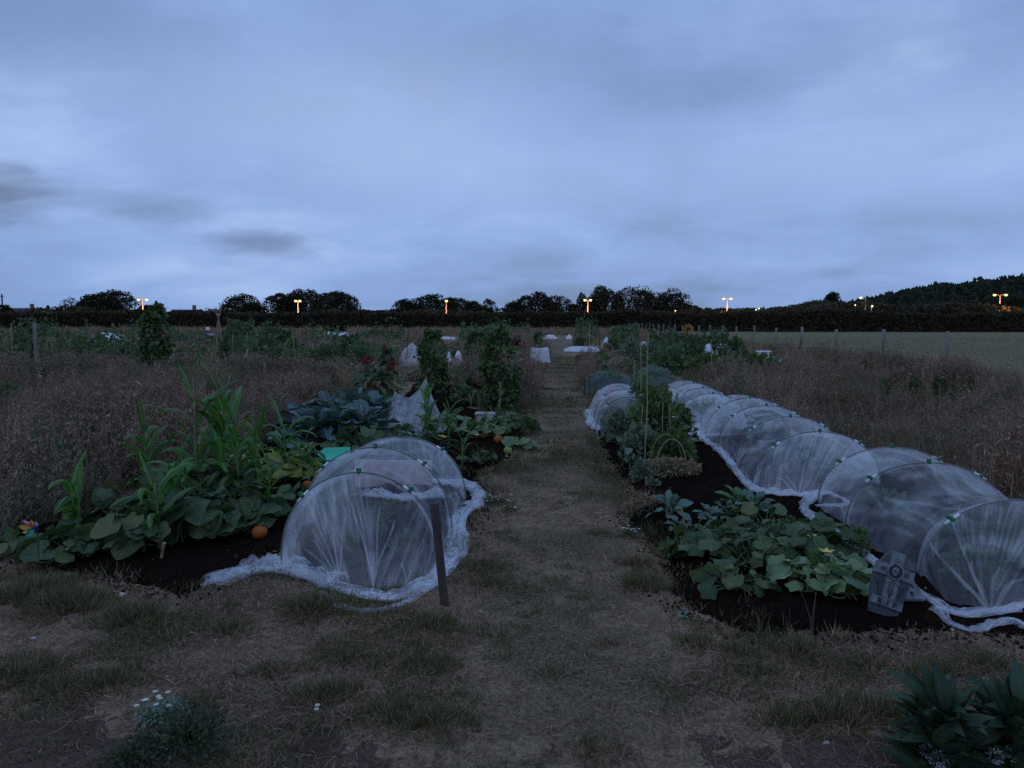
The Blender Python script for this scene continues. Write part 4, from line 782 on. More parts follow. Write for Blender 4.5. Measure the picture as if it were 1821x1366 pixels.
def maize(px, py, top, label, nl=8, seed=0, lean=(0, 0), tassel=True, dens=1.0, cob=False, lw=.042, ll=.55, young=False):
    rr = np.random.RandomState(seed + 11); b = B(px, py); h = max(.25, Y2Z(b, top) - b[2]); r = thing('maize_plant', b, label, 'maize plant', 'maize plants'); st = h * (.80 if tassel else .62)
    t = np.linspace(0, 1, 8); mb = MB(); cl = np.stack([lean[0] * t ** 1.5, lean[1] * t ** 1.5, st * t], 1); tubes(mb, cl, np.linspace(.014, .006, 8) * (1.2 if h > .6 else .8), 7); mb.build('stalk', M['maize_stalk'], r, True)
    a0 = rr.rand() * 6.28; P = []; S = []; W = []
    for k in range(nl):
        f = (k + .6) / nl; z0 = st * (.08 + .88 * f); a = a0 + (k % 2) * math.pi + rr.normal(0, .45); l = ll * h / .95 * rr.uniform(.75, 1.15) * (1 - .25 * abs(f - .55)); l = min(l, .8)
        if k == nl - 1: el, dr = rr.uniform(1.25, 1.5), .5
        else: el, dr = rr.uniform(.95, 1.42), rr.uniform(.8, 3.0)
        m = 13; tt = np.linspace(0, 1, m); ang = el - dr * tt ** 1.3; dx = np.cumsum(np.cos(ang)) / m * l; dz = np.cumsum(np.sin(ang)) / m * l; aw = a + .35 * rr.normal() * tt
        o = np.array([lean[0], lean[1], 0]) * (z0 / st) ** 1.5; P.append(np.stack([o[0] + np.cos(aw) * dx, o[1] + np.sin(aw) * dx, z0 + dz], 1)); S.append([-math.sin(a), math.cos(a), rr.normal(0, .2)])
        W.append(lw * rr.uniform(.75, 1.15) * (h / .95) ** .5 * np.clip(np.sin(np.pi * (tt * .86 + .14)) ** .55, .03, 1) * (1 - .15 * tt))
    mb = MB(); ribbons(mb, np.array(P), np.array(W), norm(np.array(S, float)), .35, .16); mb.build('foliage', M['maize'], r, True)
    if tassel:
        mb = MB(); n = 9; top_ = np.array([lean[0], lean[1], st]); tt = np.linspace(0, 1, 7); q = []
        for k in range(n): a = rr.rand() * 6.28; sp = rr.uniform(.25, .95) * .16 if k else .01; q.append(top_ + np.stack([np.cos(a) * sp * tt, np.sin(a) * sp * tt, (h - st) * (tt * rr.uniform(.9, 1.1) - (sp * 2.5) * tt ** 2)], 1))
        tubes(mb, np.array(q), np.linspace(.004, .0022, 7), 4); mb.build('tassel', M['maize_dry'], r)
    if cob:
        mb = MB(); c = np.array([lean[0] * .5 + .03, 0, st * .55]); t6 = np.linspace(0, 1, 7); tubes(mb, c + np.stack([.05 * t6, 0 * t6, .17 * t6], 1), .022 * np.sin(np.pi * (t6 * .8 + .12)) ** .6, 9); ob = mb.build('cob', M['maize'], r, True)
        mb = MB(); n = 16; aa = rs.rand(n) * 6.28; tt = np.linspace(0, 1, 5); q = np.array([c + [.05, 0, .17] + np.stack([np.cos(a) * .05 * tt, np.sin(a) * .05 * tt, .03 * tt - .07 * tt ** 2], 1) for a in aa]); tubes(mb, q, .0016, 3); mb.build('silk', M['maize_dry'], ob)
    return r

def brassica(px, py, top, label, mat='brassica', n=15, spread=.75, name='brassica_plant', cat='cabbage plant', group='blue-green brassicas', loose=0):
    b = B(px, py); h = max(.12, Y2Z(b, top) - b[2]); r = thing(name, b, label, cat, group); mb = MB(); tubes(mb, np.array([[0, 0, 0], [.01, 0, h * .3], [0, 0, h * .55]]), [.022 * h / .5 + .004, .018 * h / .5 + .003, .01], 7); mb.build('stem', M['stem'], r)
    k = np.arange(n); a = k * 2.4 + px; f = k / n; el = .15 + 1.2 * f + rs.normal(0, .12, n); L_ = h * (.78 - .38 * f) * rs.uniform(.85, 1.15, n) * (1 + loose * .2)
    P = np.stack([np.cos(a) * .03, np.sin(a) * .03, h * (.15 + .42 * f)], 1); d = np.stack([np.cos(a) * np.cos(el) * spread / .75, np.sin(a) * np.cos(el) * spread / .75, np.sin(el)], 1); R = frames(d, rs.normal(0, .3, n)); mb = MB(); idx = rs.randint(0, 3, n)
    for i in range(3):
        q = idx == i
        if q.any(): stamp(mb, T_BRAS[i], P[q], R[q], L_[q])
    mb.build('foliage', M[mat], r, True); return r

def column(px, py, top, hw, label, mat='bean', n=1500, leaf=.075, canes=4, taper=.35, cat='climbing beans', extra=True, name='climbing_bean_column', group='bean-covered cane columns', bulge=1.0):
    b = B(px, py); D = float(np.dot(b[:2], FH[:2])); h = Y2Z(b, top) - b[2]; w = hw / F0 * D; r = thing(name, b, label, cat, group)
    z = rs.rand(n) ** .85; a = rs.rand(n) * 6.28; lump = .78 + .42 * vnoise(z * 5 + px, a * 0, int(px), 3, 1.1); rad = lump * w * (1 - taper * z) * (1 - .55 * np.clip((z - .86) / .14, 0, 1)) * (.55 + .55 * rs.rand(n) ** .5) * (1 + .42 * vnoise(np.cos(a) * 1.2 + z * 3, np.sin(a) * 1.2, int(px), 2, 1.6)); out_ = rs.rand(n) < .08; rad = rad * np.where(out_, 1.25 + .5 * rs.rand(n), 1); k = rs.rand(n) < (.62 + .9 * vnoise(z * 7, np.cos(a) * 2, 4, 3, 1))
    P = np.stack([rad * np.cos(a), rad * np.sin(a), z * h * (.95 + .08 * vnoise(a, z * 0, int(px), 2, 2)) + .03], 1)[k]; a = a[k]; m = len(P); d = np.stack([np.cos(a), np.sin(a), -.5 + rs.normal(0, .5, m)], 1) + rs.normal(0, .6, (m, 3)); mb = MB(); stamp(mb, T_HEART, P, frames(norm(d), rs.normal(0, .5, m)), leaf * rs.uniform(.45, 1.5, m)); mb.build('foliage', M[mat], r)
    mb = MB()
    for k in range(canes):
        aa = k * 6.28 / canes; tubes(mb, np.array([[math.cos(aa) * w * .8, math.sin(aa) * w * .8, 0], [math.cos(aa) * w * .1, math.sin(aa) * w * .1, h * 1.0]]), .008, 5)
    mb.build('cane_frame', M['cane'], r); mb = MB()
    for k in range(6):
        t = np.linspace(0, 1, 24); aa = k + t * 9; rr = w * (1 - taper * t) * .75; tubes(mb, np.stack([rr * np.cos(aa), rr * np.sin(aa), t * h * 1.01], 1), .004, 3)
    mb.build('vine', M['stem'], r); return r

def bush(px, py, top, hw, label, mat='veg_mid', n=500, leaf=.08, cat='plant', name='leafy_plant', group=None, tpl=None, shell=.35, depth=1.0, stem=True, flow=None):
    b = B(px, py); D = float(np.dot(b[:2], FH[:2])); h = max(.06, Y2Z(b, top) - b[2]); w = hw / F0 * D; r = thing(name, b, label, cat, group)
    P, d = inell(n, (0, 0, h * .45), (w, w * depth, h * .58), shell, -.85); k = 1 + .3 * vnoise(P[:, 0] * 3 / max(w, .1), P[:, 1] * 3 / max(w, .1) + P[:, 2], int(px + py), 2, .7); P[:, :2] *= k[:, None]; P[:, 2] = np.maximum(P[:, 2], .01)
    mb = MB(); stamp(mb, tpl or T_HEART, P, frames(norm(d + rdir(n) * .8 + [0, 0, .1]), rs.rand(n) * 6.28), leaf * rs.uniform(.6, 1.3, n)); mb.build('foliage', M[mat], r)
    if stem:
        mb = MB(); q = []
        for k in range(9): a = rs.rand() * 6.28; t = np.linspace(0, 1, 4); s = rs.rand() * .7; q.append(np.stack([np.cos(a) * s * w * t, np.sin(a) * s * w * t, h * .8 * t ** .8], 1))
        tubes(mb, np.array(q), .003 + .004 * h, 4); mb.build('stem', M['stem'], r)
    if flow:
        m_, cnt, sz = flow; P, d = inell(cnt, (0, 0, h * .5), (w, w * depth, h * .62), .95, -.1); mb = MB()
        for p, q in zip(P, d): aa = np.arange(6) * 1.047; stamp(mb, T_OVAL, np.tile(p, (6, 1)), frames(np.stack([np.cos(aa), np.sin(aa), 0 * aa + .35], 1)), sz)
        mb.build('blossom', M[m_], r)
    return r

# ================================================================ netted tunnels
def arch(Lf, Rf, h, n=33, over=0.0):
    t = np.linspace(0, math.pi, n); c = (Lf + Rf) / 2; hx = (Rf - Lf) / 2; P = c + np.outer(-np.cos(t), hx); P[:, 2] = (Lf[2] * (1 - t / math.pi) + Rf[2] * t / math.pi) + h * np.sin(t) ** .82; return P
def hem(mb, path, w, h, layers=3, seed=0, n=90, inner=None):
    """gathered cloth lying along a path: several crumpled overlapping folds"""
    C = smooth_path(path, n); C[:, 2] = SZ(C[:, 0], C[:, 1]); T = norm(np.gradient(C, axis=0)); S = np.stack([T[:, 1], -T[:, 0], 0 * T[:, 0]], 1); s = np.linspace(0, 1, n); k = 11
    for l in range(layers):
        a = np.linspace(-.35, 1.1, k) * math.pi; wl = w * (.38 + .26 * l) * (1 + .75 * vnoise(s * 7, s * 0 + l, seed, 3, 1.3)); hl = h * .62 * (.4 + .28 * l) * np.clip(1 + 1.0 * vnoise(s * 9, s * 0 + l, seed + 4, 3, 1.5), .15, 3)
        wr = .34 * vnoise(s[:, None] * 7 + l * 9, a[None] * 2.6, seed + 9, 2, 1.0) + .12 * vnoise(s[:, None] * 50 + l * 9, a[None] * 1.5, seed + 10, 1, 1.0)
        V = C[:, None] + S[:, None] * (-np.cos(a)[None] * wl[:, None] * .5 * (1 + wr))[..., None]; V[..., 2] += np.maximum(np.sin(a)[None] * hl[:, None] * (1 + wr * 2.2), -.004) + .006 + .003 * l
        V = V + (S * (.25 * w * vnoise(s * 6, s * 0 + 2 * l, seed + 2, 2, 1))[:, None])[:, None]
        mb.add(V.reshape(-1, 3), [grid_faces(n, k)], np.stack(np.broadcast_arrays(s[:, None] * n * w * .8, a[None] * .35 + l * 3), -1).reshape(-1, 2))
def tunnel(hoops, label, front=None, back=None, hems=(), net='net', group='hooped net tunnels', gather=(), hoop_r=.006, clips=(.28, .5, .74), band=True, sag=.12, bellies=0.0, seed=1):
    """hoops: list of (left foot, right foot, rise). front/back: ground polyline the end curtain is pulled down to"""
    base = (hoops[0][0] + hoops[0][1]) / 2; base = np.array([base[0], base[1], 0.0]); r = thing('net_tunnel', base, label, 'net tunnel', group); nA = 33; A = [arch(*q) for q in hoops]
    mb = MB(); rows = []; vv = []; acc = 0
    for i in range(len(A) - 1):
        m = 9
        for j in range(m if i < len(A) - 2 else m + 1):
            f = j / m; P = A[i] * (1 - f) + A[i + 1] * f; c = P.mean(0); c[2] = 0; ang = np.linspace(0, 1, nA); sg = (sag * math.sin(math.pi * f) * (1 + .6 * math.sin(i * 3 + seed)) * np.clip(np.sin(ang * math.pi), 0, 1) ** .7)[:, None]
            wr = .010 * vnoise(ang * 7 + i, np.full(nA, f * 5 + i * 3), seed, 3, 1.6) + .006 * np.sin(ang * 60 + f * 5 * math.sin(ang.mean() + i)) * math.sin(math.pi * f)
            P = c + (P - c) * (1 - sg + wr[:, None] * np.clip(np.sin(ang * math.pi) * 2, .15, 1)[:, None]); P[:, 2] = np.maximum(P[:, 2], -.01); out_ = bellies * (1 - np.sin(ang * math.pi)) ** 2 * math.sin(math.pi * f); P[:, :2] += (P[:, :2] - c[:2]) * out_[:, None]; rows.append(P); vv.append(acc + f)
        acc += 1
    V = np.array(rows); U = np.stack(np.broadcast_arrays(np.linspace(0, 1, nA)[None] * 2, np.array(vv)[:, None]), -1); mb.add(V.reshape(-1, 3), [grid_faces(len(rows), nA)], U.reshape(-1, 2))
    for which, line in ((0, front), (-1, back)):
        if line is None: continue
        E = A[which]; g = smooth_path(line, nA); g[:, 2] = np.maximum(g[:, 2], SZ(g[:, 0], g[:, 1]) + .008); m = 15; W = []
        for j in range(m):
            f = j / (m - 1); P = E * (1 - f) + g * f; bul = .07 * math.sin(math.pi * f); P[:, 2] += bul * np.sin(np.linspace(0, math.pi, nA)) * .6; out_ = norm(np.array([*(g.mean(0) - E.mean(0))[:2], 0.0])); ang = np.linspace(0, 1, nA)
            pl = (.018 * np.sin(ang * 95 + seed) + .012 * vnoise(ang * 16, ang * 0 + f * 2, seed + 5, 2, 1)) * f ** .6 * (1 - .4 * f); P += out_ * (pl + bul * .5)[:, None]; W.append(P)
        V = np.array(W); U = np.stack(np.broadcast_arrays(np.linspace(0, 1, nA)[None] * 5, -np.linspace(0, .6, m)[:, None]), -1); mb.add(V.reshape(-1, 3), [grid_faces(m, nA)], U.reshape(-1, 2))
    mb.build('net_cover', M[net], r, True, rel=base)
    if band:   # where the sheet is doubled along a hoop
        mb = MB()
        for i, E in enumerate(A):
            o = A[i + 1] if i + 1 < len(A) else 2 * E - A[i - 1]; ang = np.linspace(0, 1, nA); wv = (.14 + .08 * vnoise(ang * 9, ang * 0 + i, seed + 3, 2, 1)); rowsb = []
            c = E.mean(0); c[2] = 0
            for f in (0, .5, 1): P = E + (o - E) * (wv * f)[:, None]; cc = c + (o.mean(0) - E.mean(0)) * wv.mean() * f; cc[2] = 0; P = cc + (P - cc) * (.985 - .03 * f - .05 * f * (1 + vnoise(ang * 9, ang * 0 + i, seed + 3, 2, 1))[:, None]); rowsb.append(P)
            V = np.array(rowsb); mb.add(V.reshape(-1, 3), [grid_faces(3, nA)], np.stack(np.broadcast_arrays(ang[None] * 3, np.array([0, .1, .2])[:, None]), -1).reshape(-1, 2))
        mb.build('net_fold', M['net_fold'], r, True, rel=base)
    if gather:     # pulled creases running to a pinned point: narrow doubled pleats
        mb = MB()
        for (gx, gy, targets) in gather:
            g0 = G(gx, gy, .02)
            for (tx, ty, tz) in targets:
                e = np.asarray(tx if not np.isscalar(tx) else G(tx, ty, tz), float); t = np.linspace(0, 1, 14); P = g0[None] * (1 - t)[:, None] + e[None] * t[:, None]; P[:, 2] += .03 * np.sin(np.pi * t); sdv = norm(np.cross(e - g0, [0, 1, 0.2])); P = P + sdv * (.012 * np.sin(t * 6 + gx))[:, None]
                ribbons(mb, P[None], .003 + .016 * t ** .7 * (1 - .6 * t), sdv[None], .9)
        mb.build('net_pleat', M[net], r, True, rel=base)
    if hems:
        mb = MB()
        for i, (path, w, h, ly) in enumerate(hems): hem(mb, path, w, h, ly, seed + i * 7, max(30, int(len(path) * 14)))
        mb.build('gathered_hem', M['hem'], r, True, rel=base)
    for i, E in enumerate(A):
        c = E.mean(0); c[2] = 0; H = c + (E - c) * 1.004; H[0, 2] -= .05; H[-1, 2] -= .05; mb = MB(); tubes(mb, H, hoop_r, 6); hp = mb.build('hoop', M['hoop'], r, True, rel=base)
        for s in (7, 22): mb = MB(); tubes(mb, c + (E[s:s + 3] - c) * 1.006, hoop_r * 1.5, 6); mb.build('sleeve', M['hoopw'], hp, True, rel=base)
        for q in clips:
            k = int(q * (nA - 1)); p = c + (E[k] - c) * 1.012; mb = MB(); nrm = norm(E[k] - c - [0, 0, .1]); blob(mb, p, (.016, .03, .016), k, 8, 6, .1); box(mb, p + nrm * .014, (.030, .014, .018)); mb.build('clip', M['clip'], r, rel=base)
    return r
def hoop_px(lx, ly, rx, ry, ty):
    a, b = G(lx, ly), G(rx, ry); c = (a + b) / 2; return (a, b, float(Y2Z(c, ty)) )
def hoop_top(tx, ty, z, half):
    c = G(tx, ty, z); c[2] = 0; return (c + [-half, 0, 0], c + [half, 0, 0], z)
def gp(*pts): return [G(a, b, .01) for a, b in pts]

def build_tunnels():
    # left tunnel
    H = [hoop_px(501, 1008, 781, 1008, 841), hoop_px(540, 940, 803, 948, 796), hoop_px(600, 890, 828, 894, 777)]
    a0 = arch(*H[0])
    tunnel(H, 'three-hooped white net tunnel left of the path behind the short dark post', front=gp((500, 1012), (530, 1020), (585, 1035), (600, 1038), (640, 1047), (660, 1050), (664, 1050), (668, 1049), (700, 1046), (745, 1036), (781, 1012)), back=gp((596, 886), (640, 870), (720, 862), (790, 866), (828, 890)),
           hems=[(gp((372, 1036), (420, 1020), (470, 1012), (540, 1020), (600, 1040), (650, 1058), (700, 1062), (760, 1040), (800, 1000), (815, 960), (815, 930), (832, 905), (852, 893), (846, 878), (815, 868), (740, 858), (660, 862)), .15, .045, 3),
                 (gp((420, 1020), (460, 1002), (500, 1000), (540, 1018), (600, 1036)), .17, .08, 3), (gp((570, 1050), (600, 1078), (650, 1086), (700, 1080), (760, 1050), (790, 1020)), .085, .018, 2), (gp((375, 1040), (380, 1025), (410, 1014), (440, 1012)), .16, .02, 2), (gp((828, 900), (850, 888), (852, 876), (830, 868)), .15, .06, 2)],
           gather=[(663, 1048, [(a0[14], 0, 0), (a0[15], 0, 0), (a0[16], 0, 0), (a0[17], 0, 0), (700, 925, .12), (640, 945, .15), (675, 900, .3)]), (602, 1036, [(556, 965, .10), (570, 950, .12), (590, 945, .14), (608, 940, .14), (540, 980, .05)]), (722, 1040, [(712, 1005, .05), (735, 1015, .04)])], seed=3)
    # right row: nearest tunnel, tight against the right edge
    zt = .52; H = [hoop_top(1980, 1010, zt, .6), hoop_top(1824, 889, zt, .6), hoop_top(1652, 823, zt, .6), hoop_top(1586, 796, zt, .6)]
    H = H[1:]
    a0 = arch(*H[0])
    tunnel(H, 'nearest right-hand net tunnel with three hoops beside the grey RIP tombstone', front=gp((1640, 1030), (1680, 1075), (1730, 1090), (1752, 1094), (1757, 1095), (1762, 1096), (1850, 1098), (1950, 1096), (2040, 1040)), back=gp((1450, 900), (1500, 862), (1560, 850), (1650, 850), (1700, 870)),
           hems=[(gp((1450, 890), (1428, 905), (1440, 925), (1480, 950), (1530, 985), (1580, 1030), (1640, 1070), (1700, 1100), (1757, 1100), (1821, 1088), (1900, 1095), (2010, 1080)), .10, .03, 3), (gp((1665, 1090), (1700, 1115), (1760, 1118), (1800, 1105), (1850, 1120), (1950, 1110)), .10, .02, 2), (gp((1440, 890), (1475, 885), (1510, 905), (1450, 905)), .08, .03, 2)],
           gather=[(1757, 1095, [(a0[4], 0, 0), (a0[8], 0, 0), (1690, 1010, .25), (1725, 1000, .3), (1780, 1010, .3), (1820, 1030, .25)])], net='net', seed=8, bellies=.10)
    H = [hoop_top(1458, 768, .55, .58), hoop_top(1406, 741, .55, .58), hoop_top(1363, 721.5, .55, .58), hoop_top(1334, 708, .55, .58), hoop_top(1312, 702, .50, .55)]
    a0 = arch(*H[0])
    tunnel(H, 'middle right-hand net tunnel with five close hoops full of pale leaves', front=gp((1335, 872), (1350, 884), (1380, 886), (1420, 888), (1440, 890), (1500, 880), (1562, 862)), back=gp((1245, 780), (1260, 770), (1290, 765), (1320, 768), (1340, 775)),
           hems=[(gp((1240, 775), (1262, 795), (1290, 820), (1312, 850), (1340, 875), (1380, 884), (1420, 888), (1445, 888), (1470, 884)), .11, .04, 3), (gp((1250, 782), (1275, 800), (1300, 830)), .14, .05, 2)],
           gather=[(1420, 887, [(1400, 845, .1), (1380, 850, .12), (1430, 850, .1)]), (1340, 870, [(1350, 830, .12), (1325, 840, .1)])], net='net_old', seed=14, bellies=.12)
    H = [hoop_top(1268, 700, .55, .50), hoop_top(1250, 690, .55, .50), hoop_top(1233, 682, .55, .50), hoop_top(1216, 676.5, .55, .50)]
    tunnel(H, 'far right-hand net tunnel just behind the runner bean canes', front=gp((1222, 778), (1235, 780), (1260, 782), (1290, 780), (1330, 776)), back=gp((1165, 740), (1200, 735), (1240, 735)),
           hems=[(gp((1188, 742), (1200, 760), (1222, 775), (1250, 780), (1285, 778)), .12, .05, 2), (gp((1236, 772), (1243, 776), (1240, 768)), .12, .12, 3)], net='net_old', seed=21, clips=(.5,))
    H = [hoop_top(1121, 706, .55, .48), hoop_top(1112, 692, .55, .48), hoop_top(1100, 682, .55, .48)]
    tunnel(H, 'small net tunnel right beside the path, half hidden by runner beans', front=gp((1064, 765), (1080, 770), (1110, 770), (1150, 768), (1180, 765)), back=gp((1040, 735), (1080, 730), (1140, 728)),
           hems=[(gp((1046, 735), (1049, 745), (1054, 755), (1068, 765), (1090, 768)), .18, .10, 3), (gp((1048, 752), (1055, 758), (1070, 762)), .16, .09, 2)], net='net_old', seed=30, clips=(.3,))
    # crops growing under the nets
    for px, py, top, lab in ((1470, 845, 800, 'leafy cabbage under the front of the middle net tunnel'), (1430, 850, 800, 'leafy cabbage at the left inside the middle net tunnel'), (1410, 815, 765, 'cabbage deeper inside the middle net tunnel'), (1350, 780, 735, 'cabbage at the far end of the middle net tunnel'), (1510, 830, 795, 'cabbage at the right inside the middle net tunnel')):
        brassica(px, py, top, lab, 'brassica', 13, name='cabbage_plant', group='cabbages under the middle net', spread=.9)
    for px, py, top, lab in ((1640, 960, 925, 'low beetroot-like plant under the second hoop of the nearest right tunnel'), (1560, 910, 880, 'low leafy plant at the far end of the nearest right tunnel'), (1700, 990, 930, 'dark leafy plant in the middle of the nearest right tunnel'), (1780, 1010, 930, 'tall dark leafy plant at the near end of the nearest right tunnel'), (1730, 1045, 985, 'small leafy plant close to the gathered front of the nearest right tunnel')):
        bush(px, py, top, 42, lab, 'veg_mid', 160, .085, name='leafy_plant', group='crops under the nearest right net', cat='vegetable plant')
    for px, py, top, lab in ((612, 985, 940, 'feathery green plant at the left under the left net tunnel'), (668, 960, 905, 'feathery green plant in the middle under the left net tunnel'), (722, 990, 945, 'feathery green plant at the right under the left net tunnel'), (690, 925, 890, 'feathery plant further back under the left net tunnel')):
        bush(px, py, top, 30, lab, 'bean', 420, .022, name='carrot_plant', group='crops under the left net', cat='vegetable plant', tpl=T_DIAMOND)
    bush(1262, 760, 712, 26, 'bushy plant inside the far right-hand net tunnel', 'veg_mid', 160, .08, cat='vegetable plant')
    b = G(700, 868); mb = MB(); box(mb, (b[0], b[1], .14), (.75, .03, .26)); r = mb.build('pink_board', M['pinkboard'], label='dusty pink upright board seen through the left net tunnel', cat='board', loc=(b[0], b[1], 0))
    mb = MB(); c = smooth_path(gp((720, 905), (790, 900), (825, 893)), 20); hem(mb, gp((650, 885), (720, 893), (790, 888)), .16, .07, 3, 77); mb.build('net_bundle', M['hem'], None, True, label='long roll of bunched white net lying inside the back of the left tunnel', cat='net')

def build_plants():
    # left plot, near corner: squashes
    Q = [((20, 990), .18, .14, 10, .15, .11, 'squash', 'small squash plant at the far left corner below the toy windmill', [], []), ((120, 1000), .26, .2, 20, .19, .16, 'squash', 'squash plant with pale round leaves at the bed corner near the windmill', [], [(160, 968, .12)]),
         ((215, 985), .36, .26, 30, .21, .28, 'squash', 'dark squash plant around the foot of the leftmost maize', [], []), ((330, 960), .40, .30, 40, .23, .34, 'squash', 'largest dark squash plant in front of the second maize', [], []), ((420, 950), .30, .26, 26, .22, .32, 'squash', 'dark squash plant carrying an orange pumpkin near the left net', [(462, 955, .058, 'pumpkin')], []),
         ((370, 905), .42, .26, 34, .22, .38, 'squash', 'dark squash plant under the group of maize', [], []), ((250, 920), .40, .24, 30, .20, .30, 'squash', 'dark squash plant behind the second maize at the edge of dry weeds', [], []), ((545, 925), .22, .18, 10, .22, .26, 'squash', 'squash plant with large grey-green leaves against the left side of the left net tunnel', [], []),
         ((505, 862), .32, .24, 34, .17, .26, 'squash_yellow', 'yellow-leaved squash plant with orange fruit behind the left net tunnel', [(547, 870, .05, 'pumpkin')], []), ((445, 850), .36, .26, 32, .16, .30, 'squash_yellow', 'yellowing squash plant under the tall maize', [], []), ((530, 846), .20, .18, 14, .16, .22, 'squash_yellow', 'yellow-green squash plant beside the turquoise tray', [], []),
         ((660, 812), .50, .30, 34, .22, .34, 'squash', 'dark squash plant behind the left net tunnel in front of the cabbages', [], []), ((740, 806), .34, .24, 20, .20, .34, 'squash', 'dark squash plant below the lone slim maize', [], []),
         ((905, 772), .44, .34, 34, .20, .28, 'squash', 'squash plant spilling onto the path edge with orange pumpkin', [(886, 787, .062, 'pumpkin')], []), ((865, 782), .32, .24, 22, .17, .26, 'squash_pale', 'yellow-stalked courgette plant left of the path with orange fruit', [(862, 778, .05, 'pumpkin')], [(848, 776, .2), (790, 780, .2)]),
         ((925, 800), .20, .18, 12, .16, .15, 'squash_pale', 'small pale squash plant with green fruit nearest the path edge', [(903, 803, .055, 'pumpkin_green')], []), ((850, 828), .24, .2, 10, .16, .13, 'squash', 'small trailing squash plant on bare soil right of the left net tunnel', [], []), ((800, 775), .34, .24, 22, .18, .28, 'squash_pale', 'courgette plant between the slim maize and the weathered board', [], [(785, 778, .25)])]
    for (px, py), rx, ry, n, s, h, m, lab, fr, fl in Q: squash(B(px, py), rx, ry, int(n * 1.5), s * .82, h, m, lab, fruits=fr, flowers=fl)
    # cucumbers on the right bed
    C = [((1260, 985), .26, .24, 24, .14, .16, 'cucumber plant at the left end of the right bed beside the bent cane'), ((1330, 1010), .34, .28, 34, .15, .20, 'cucumber plant with broad leaves in the middle left of the right bed'), ((1400, 1000), .34, .28, 34, .15, .22, 'cucumber plant in the middle of the right bed'), ((1350, 960), .32, .24, 28, .14, .22, 'cucumber plant at the back of the right bed near the kale'),
         ((1465, 1052), .30, .24, 32, .14, .17, 'cucumber plant with browning leaves just left of the tombstone'), ((1470, 980), .28, .26, 28, .13, .20, 'cucumber plant with yellow flowers by the black wire hoop'), ((1508, 1070), .18, .16, 16, .12, .12, 'yellowing cucumber plant touching the tombstone'), ((1305, 1056), .26, .16, 16, .14, .12, 'cucumber plant trailing on bare soil at the front of the right bed')]
    for (px, py), rx, ry, n, s, h, lab in C: squash(B(px, py), rx, ry, int(n * 1.6), s * .86, h, 'squash_pale' if 'brown' in lab or 'yellowing' in lab else 'squash', lab, 'cucumber plant', (), 'cucumber plants on the right bed', T_CUKE, 'cucumber_plant', flowers=[(1448, 960, .2), (1470, 985, .18)] if 'yellow flowers' in lab else ())
    bush(1205, 985, 960, 34, 'low spiky-leaved dark green plant left of the bent cane', 'bean', 240, .04, cat='vegetable plant', tpl=T_DIAMOND); bush(1530, 1000, 955, 16, 'thin feathery plant behind the tombstone', 'bean', 130, .03, cat='vegetable plant', tpl=T_DIAMOND)
    for px, py, top, lab in ((1192, 925, 872, 'young blue-green kale plant alone on dark soil near the path'), (1208, 950, 925, 'tiny kale seedling beside the bent cane'), (1290, 925, 888, 'kale plant behind the cucumbers, left of the taller kale'), (1262, 935, 895, 'kale plant with a bare pale stem tip behind the cucumbers'), (1340, 925, 872, 'kale plant with upright dark leaves near the middle net tunnel'), (1312, 915, 862, 'bright green-topped kale plant next to the middle net tunnel')):
        brassica(px, py, top, lab, 'kale_dark' if 'green-topped' not in lab else 'veg_mid', 13, name='kale_plant', cat='kale plant', group='young kale plants on the right bed')
    # maize
    Z = [(135, 972, 803, 'leftmost maize plant with two broad upright leaves', 6, (.0, 0), False, .055, .62), (285, 985, 788, 'maize plant with broad drooping leaves in front of the dark squash', 7, (-.02, 0), False, .055, .5), (352, 900, 668, 'tallest maize with a brown cob tip standing over the dry weeds', 9, (0, 0), True, .042, .5), (398, 885, 660, 'tall maize with arching pale tassel right of the tallest maize', 9, (.03, 0), True, .045, .5), (262, 895, 735, 'maize with spreading pale tassel left of the tall pair', 8, (.02, 0), True, .042, .5),
         (312, 935, 770, 'maize plant low down between the drooping one and the tallest', 8, (.01, 0), False, .04, .5), (425, 905, 720, 'upright maize just left of the yellow-tasselled one', 8, (0, 0), True, .038, .5), (540, 862, 745, 'small maize at the right end of the clump by the yellow squash', 7, (.02, 0), False, .035, .5),
         (395, 905, 755, 'maize plant with a broad flat upright leaf in the middle of the clump', 8, (0, 0), False, .06, .55), (455, 890, 735, 'slim maize plant with yellow tassel near the yellow squash', 8, (.02, 0), True, .04, .5), (508, 860, 700, 'bright green maize with one tall upright leaf in front of the cabbages', 7, (0, 0), False, .05, .55), (330, 920, 800, 'short maize plant low in the middle of the clump', 8, (0, 0), False, .045, .5), (480, 905, 790, 'short maize plant next to the yellow squash leaves', 7, (0, 0), False, .04, .5), (430, 870, 760, 'maize plant at the back of the clump', 8, (0, 0), True, .04, .5),
         (762, 800, 680, 'lone slim maize with narrow arching leaves before the white net tent', 10, (-.02, 0), True, .034, .42), (798, 785, 692, 'second slim maize right beside the lone one', 9, (.02, 0), False, .032, .42), (822, 832, 748, 'small grassy maize with upright narrow leaves right of the left tunnel', 12, (0, 0), False, .016, .7)]
    for i, (px, py, top, lab, nl, ln, ta, lw, ll) in enumerate(Z): maize(px, py, top, lab, nl + 2, i * 5 + 2, ln, ta, 1, i in (2, 7, 3), lw * (1.0 if lw > .038 else 1.0), ll * 1.05)
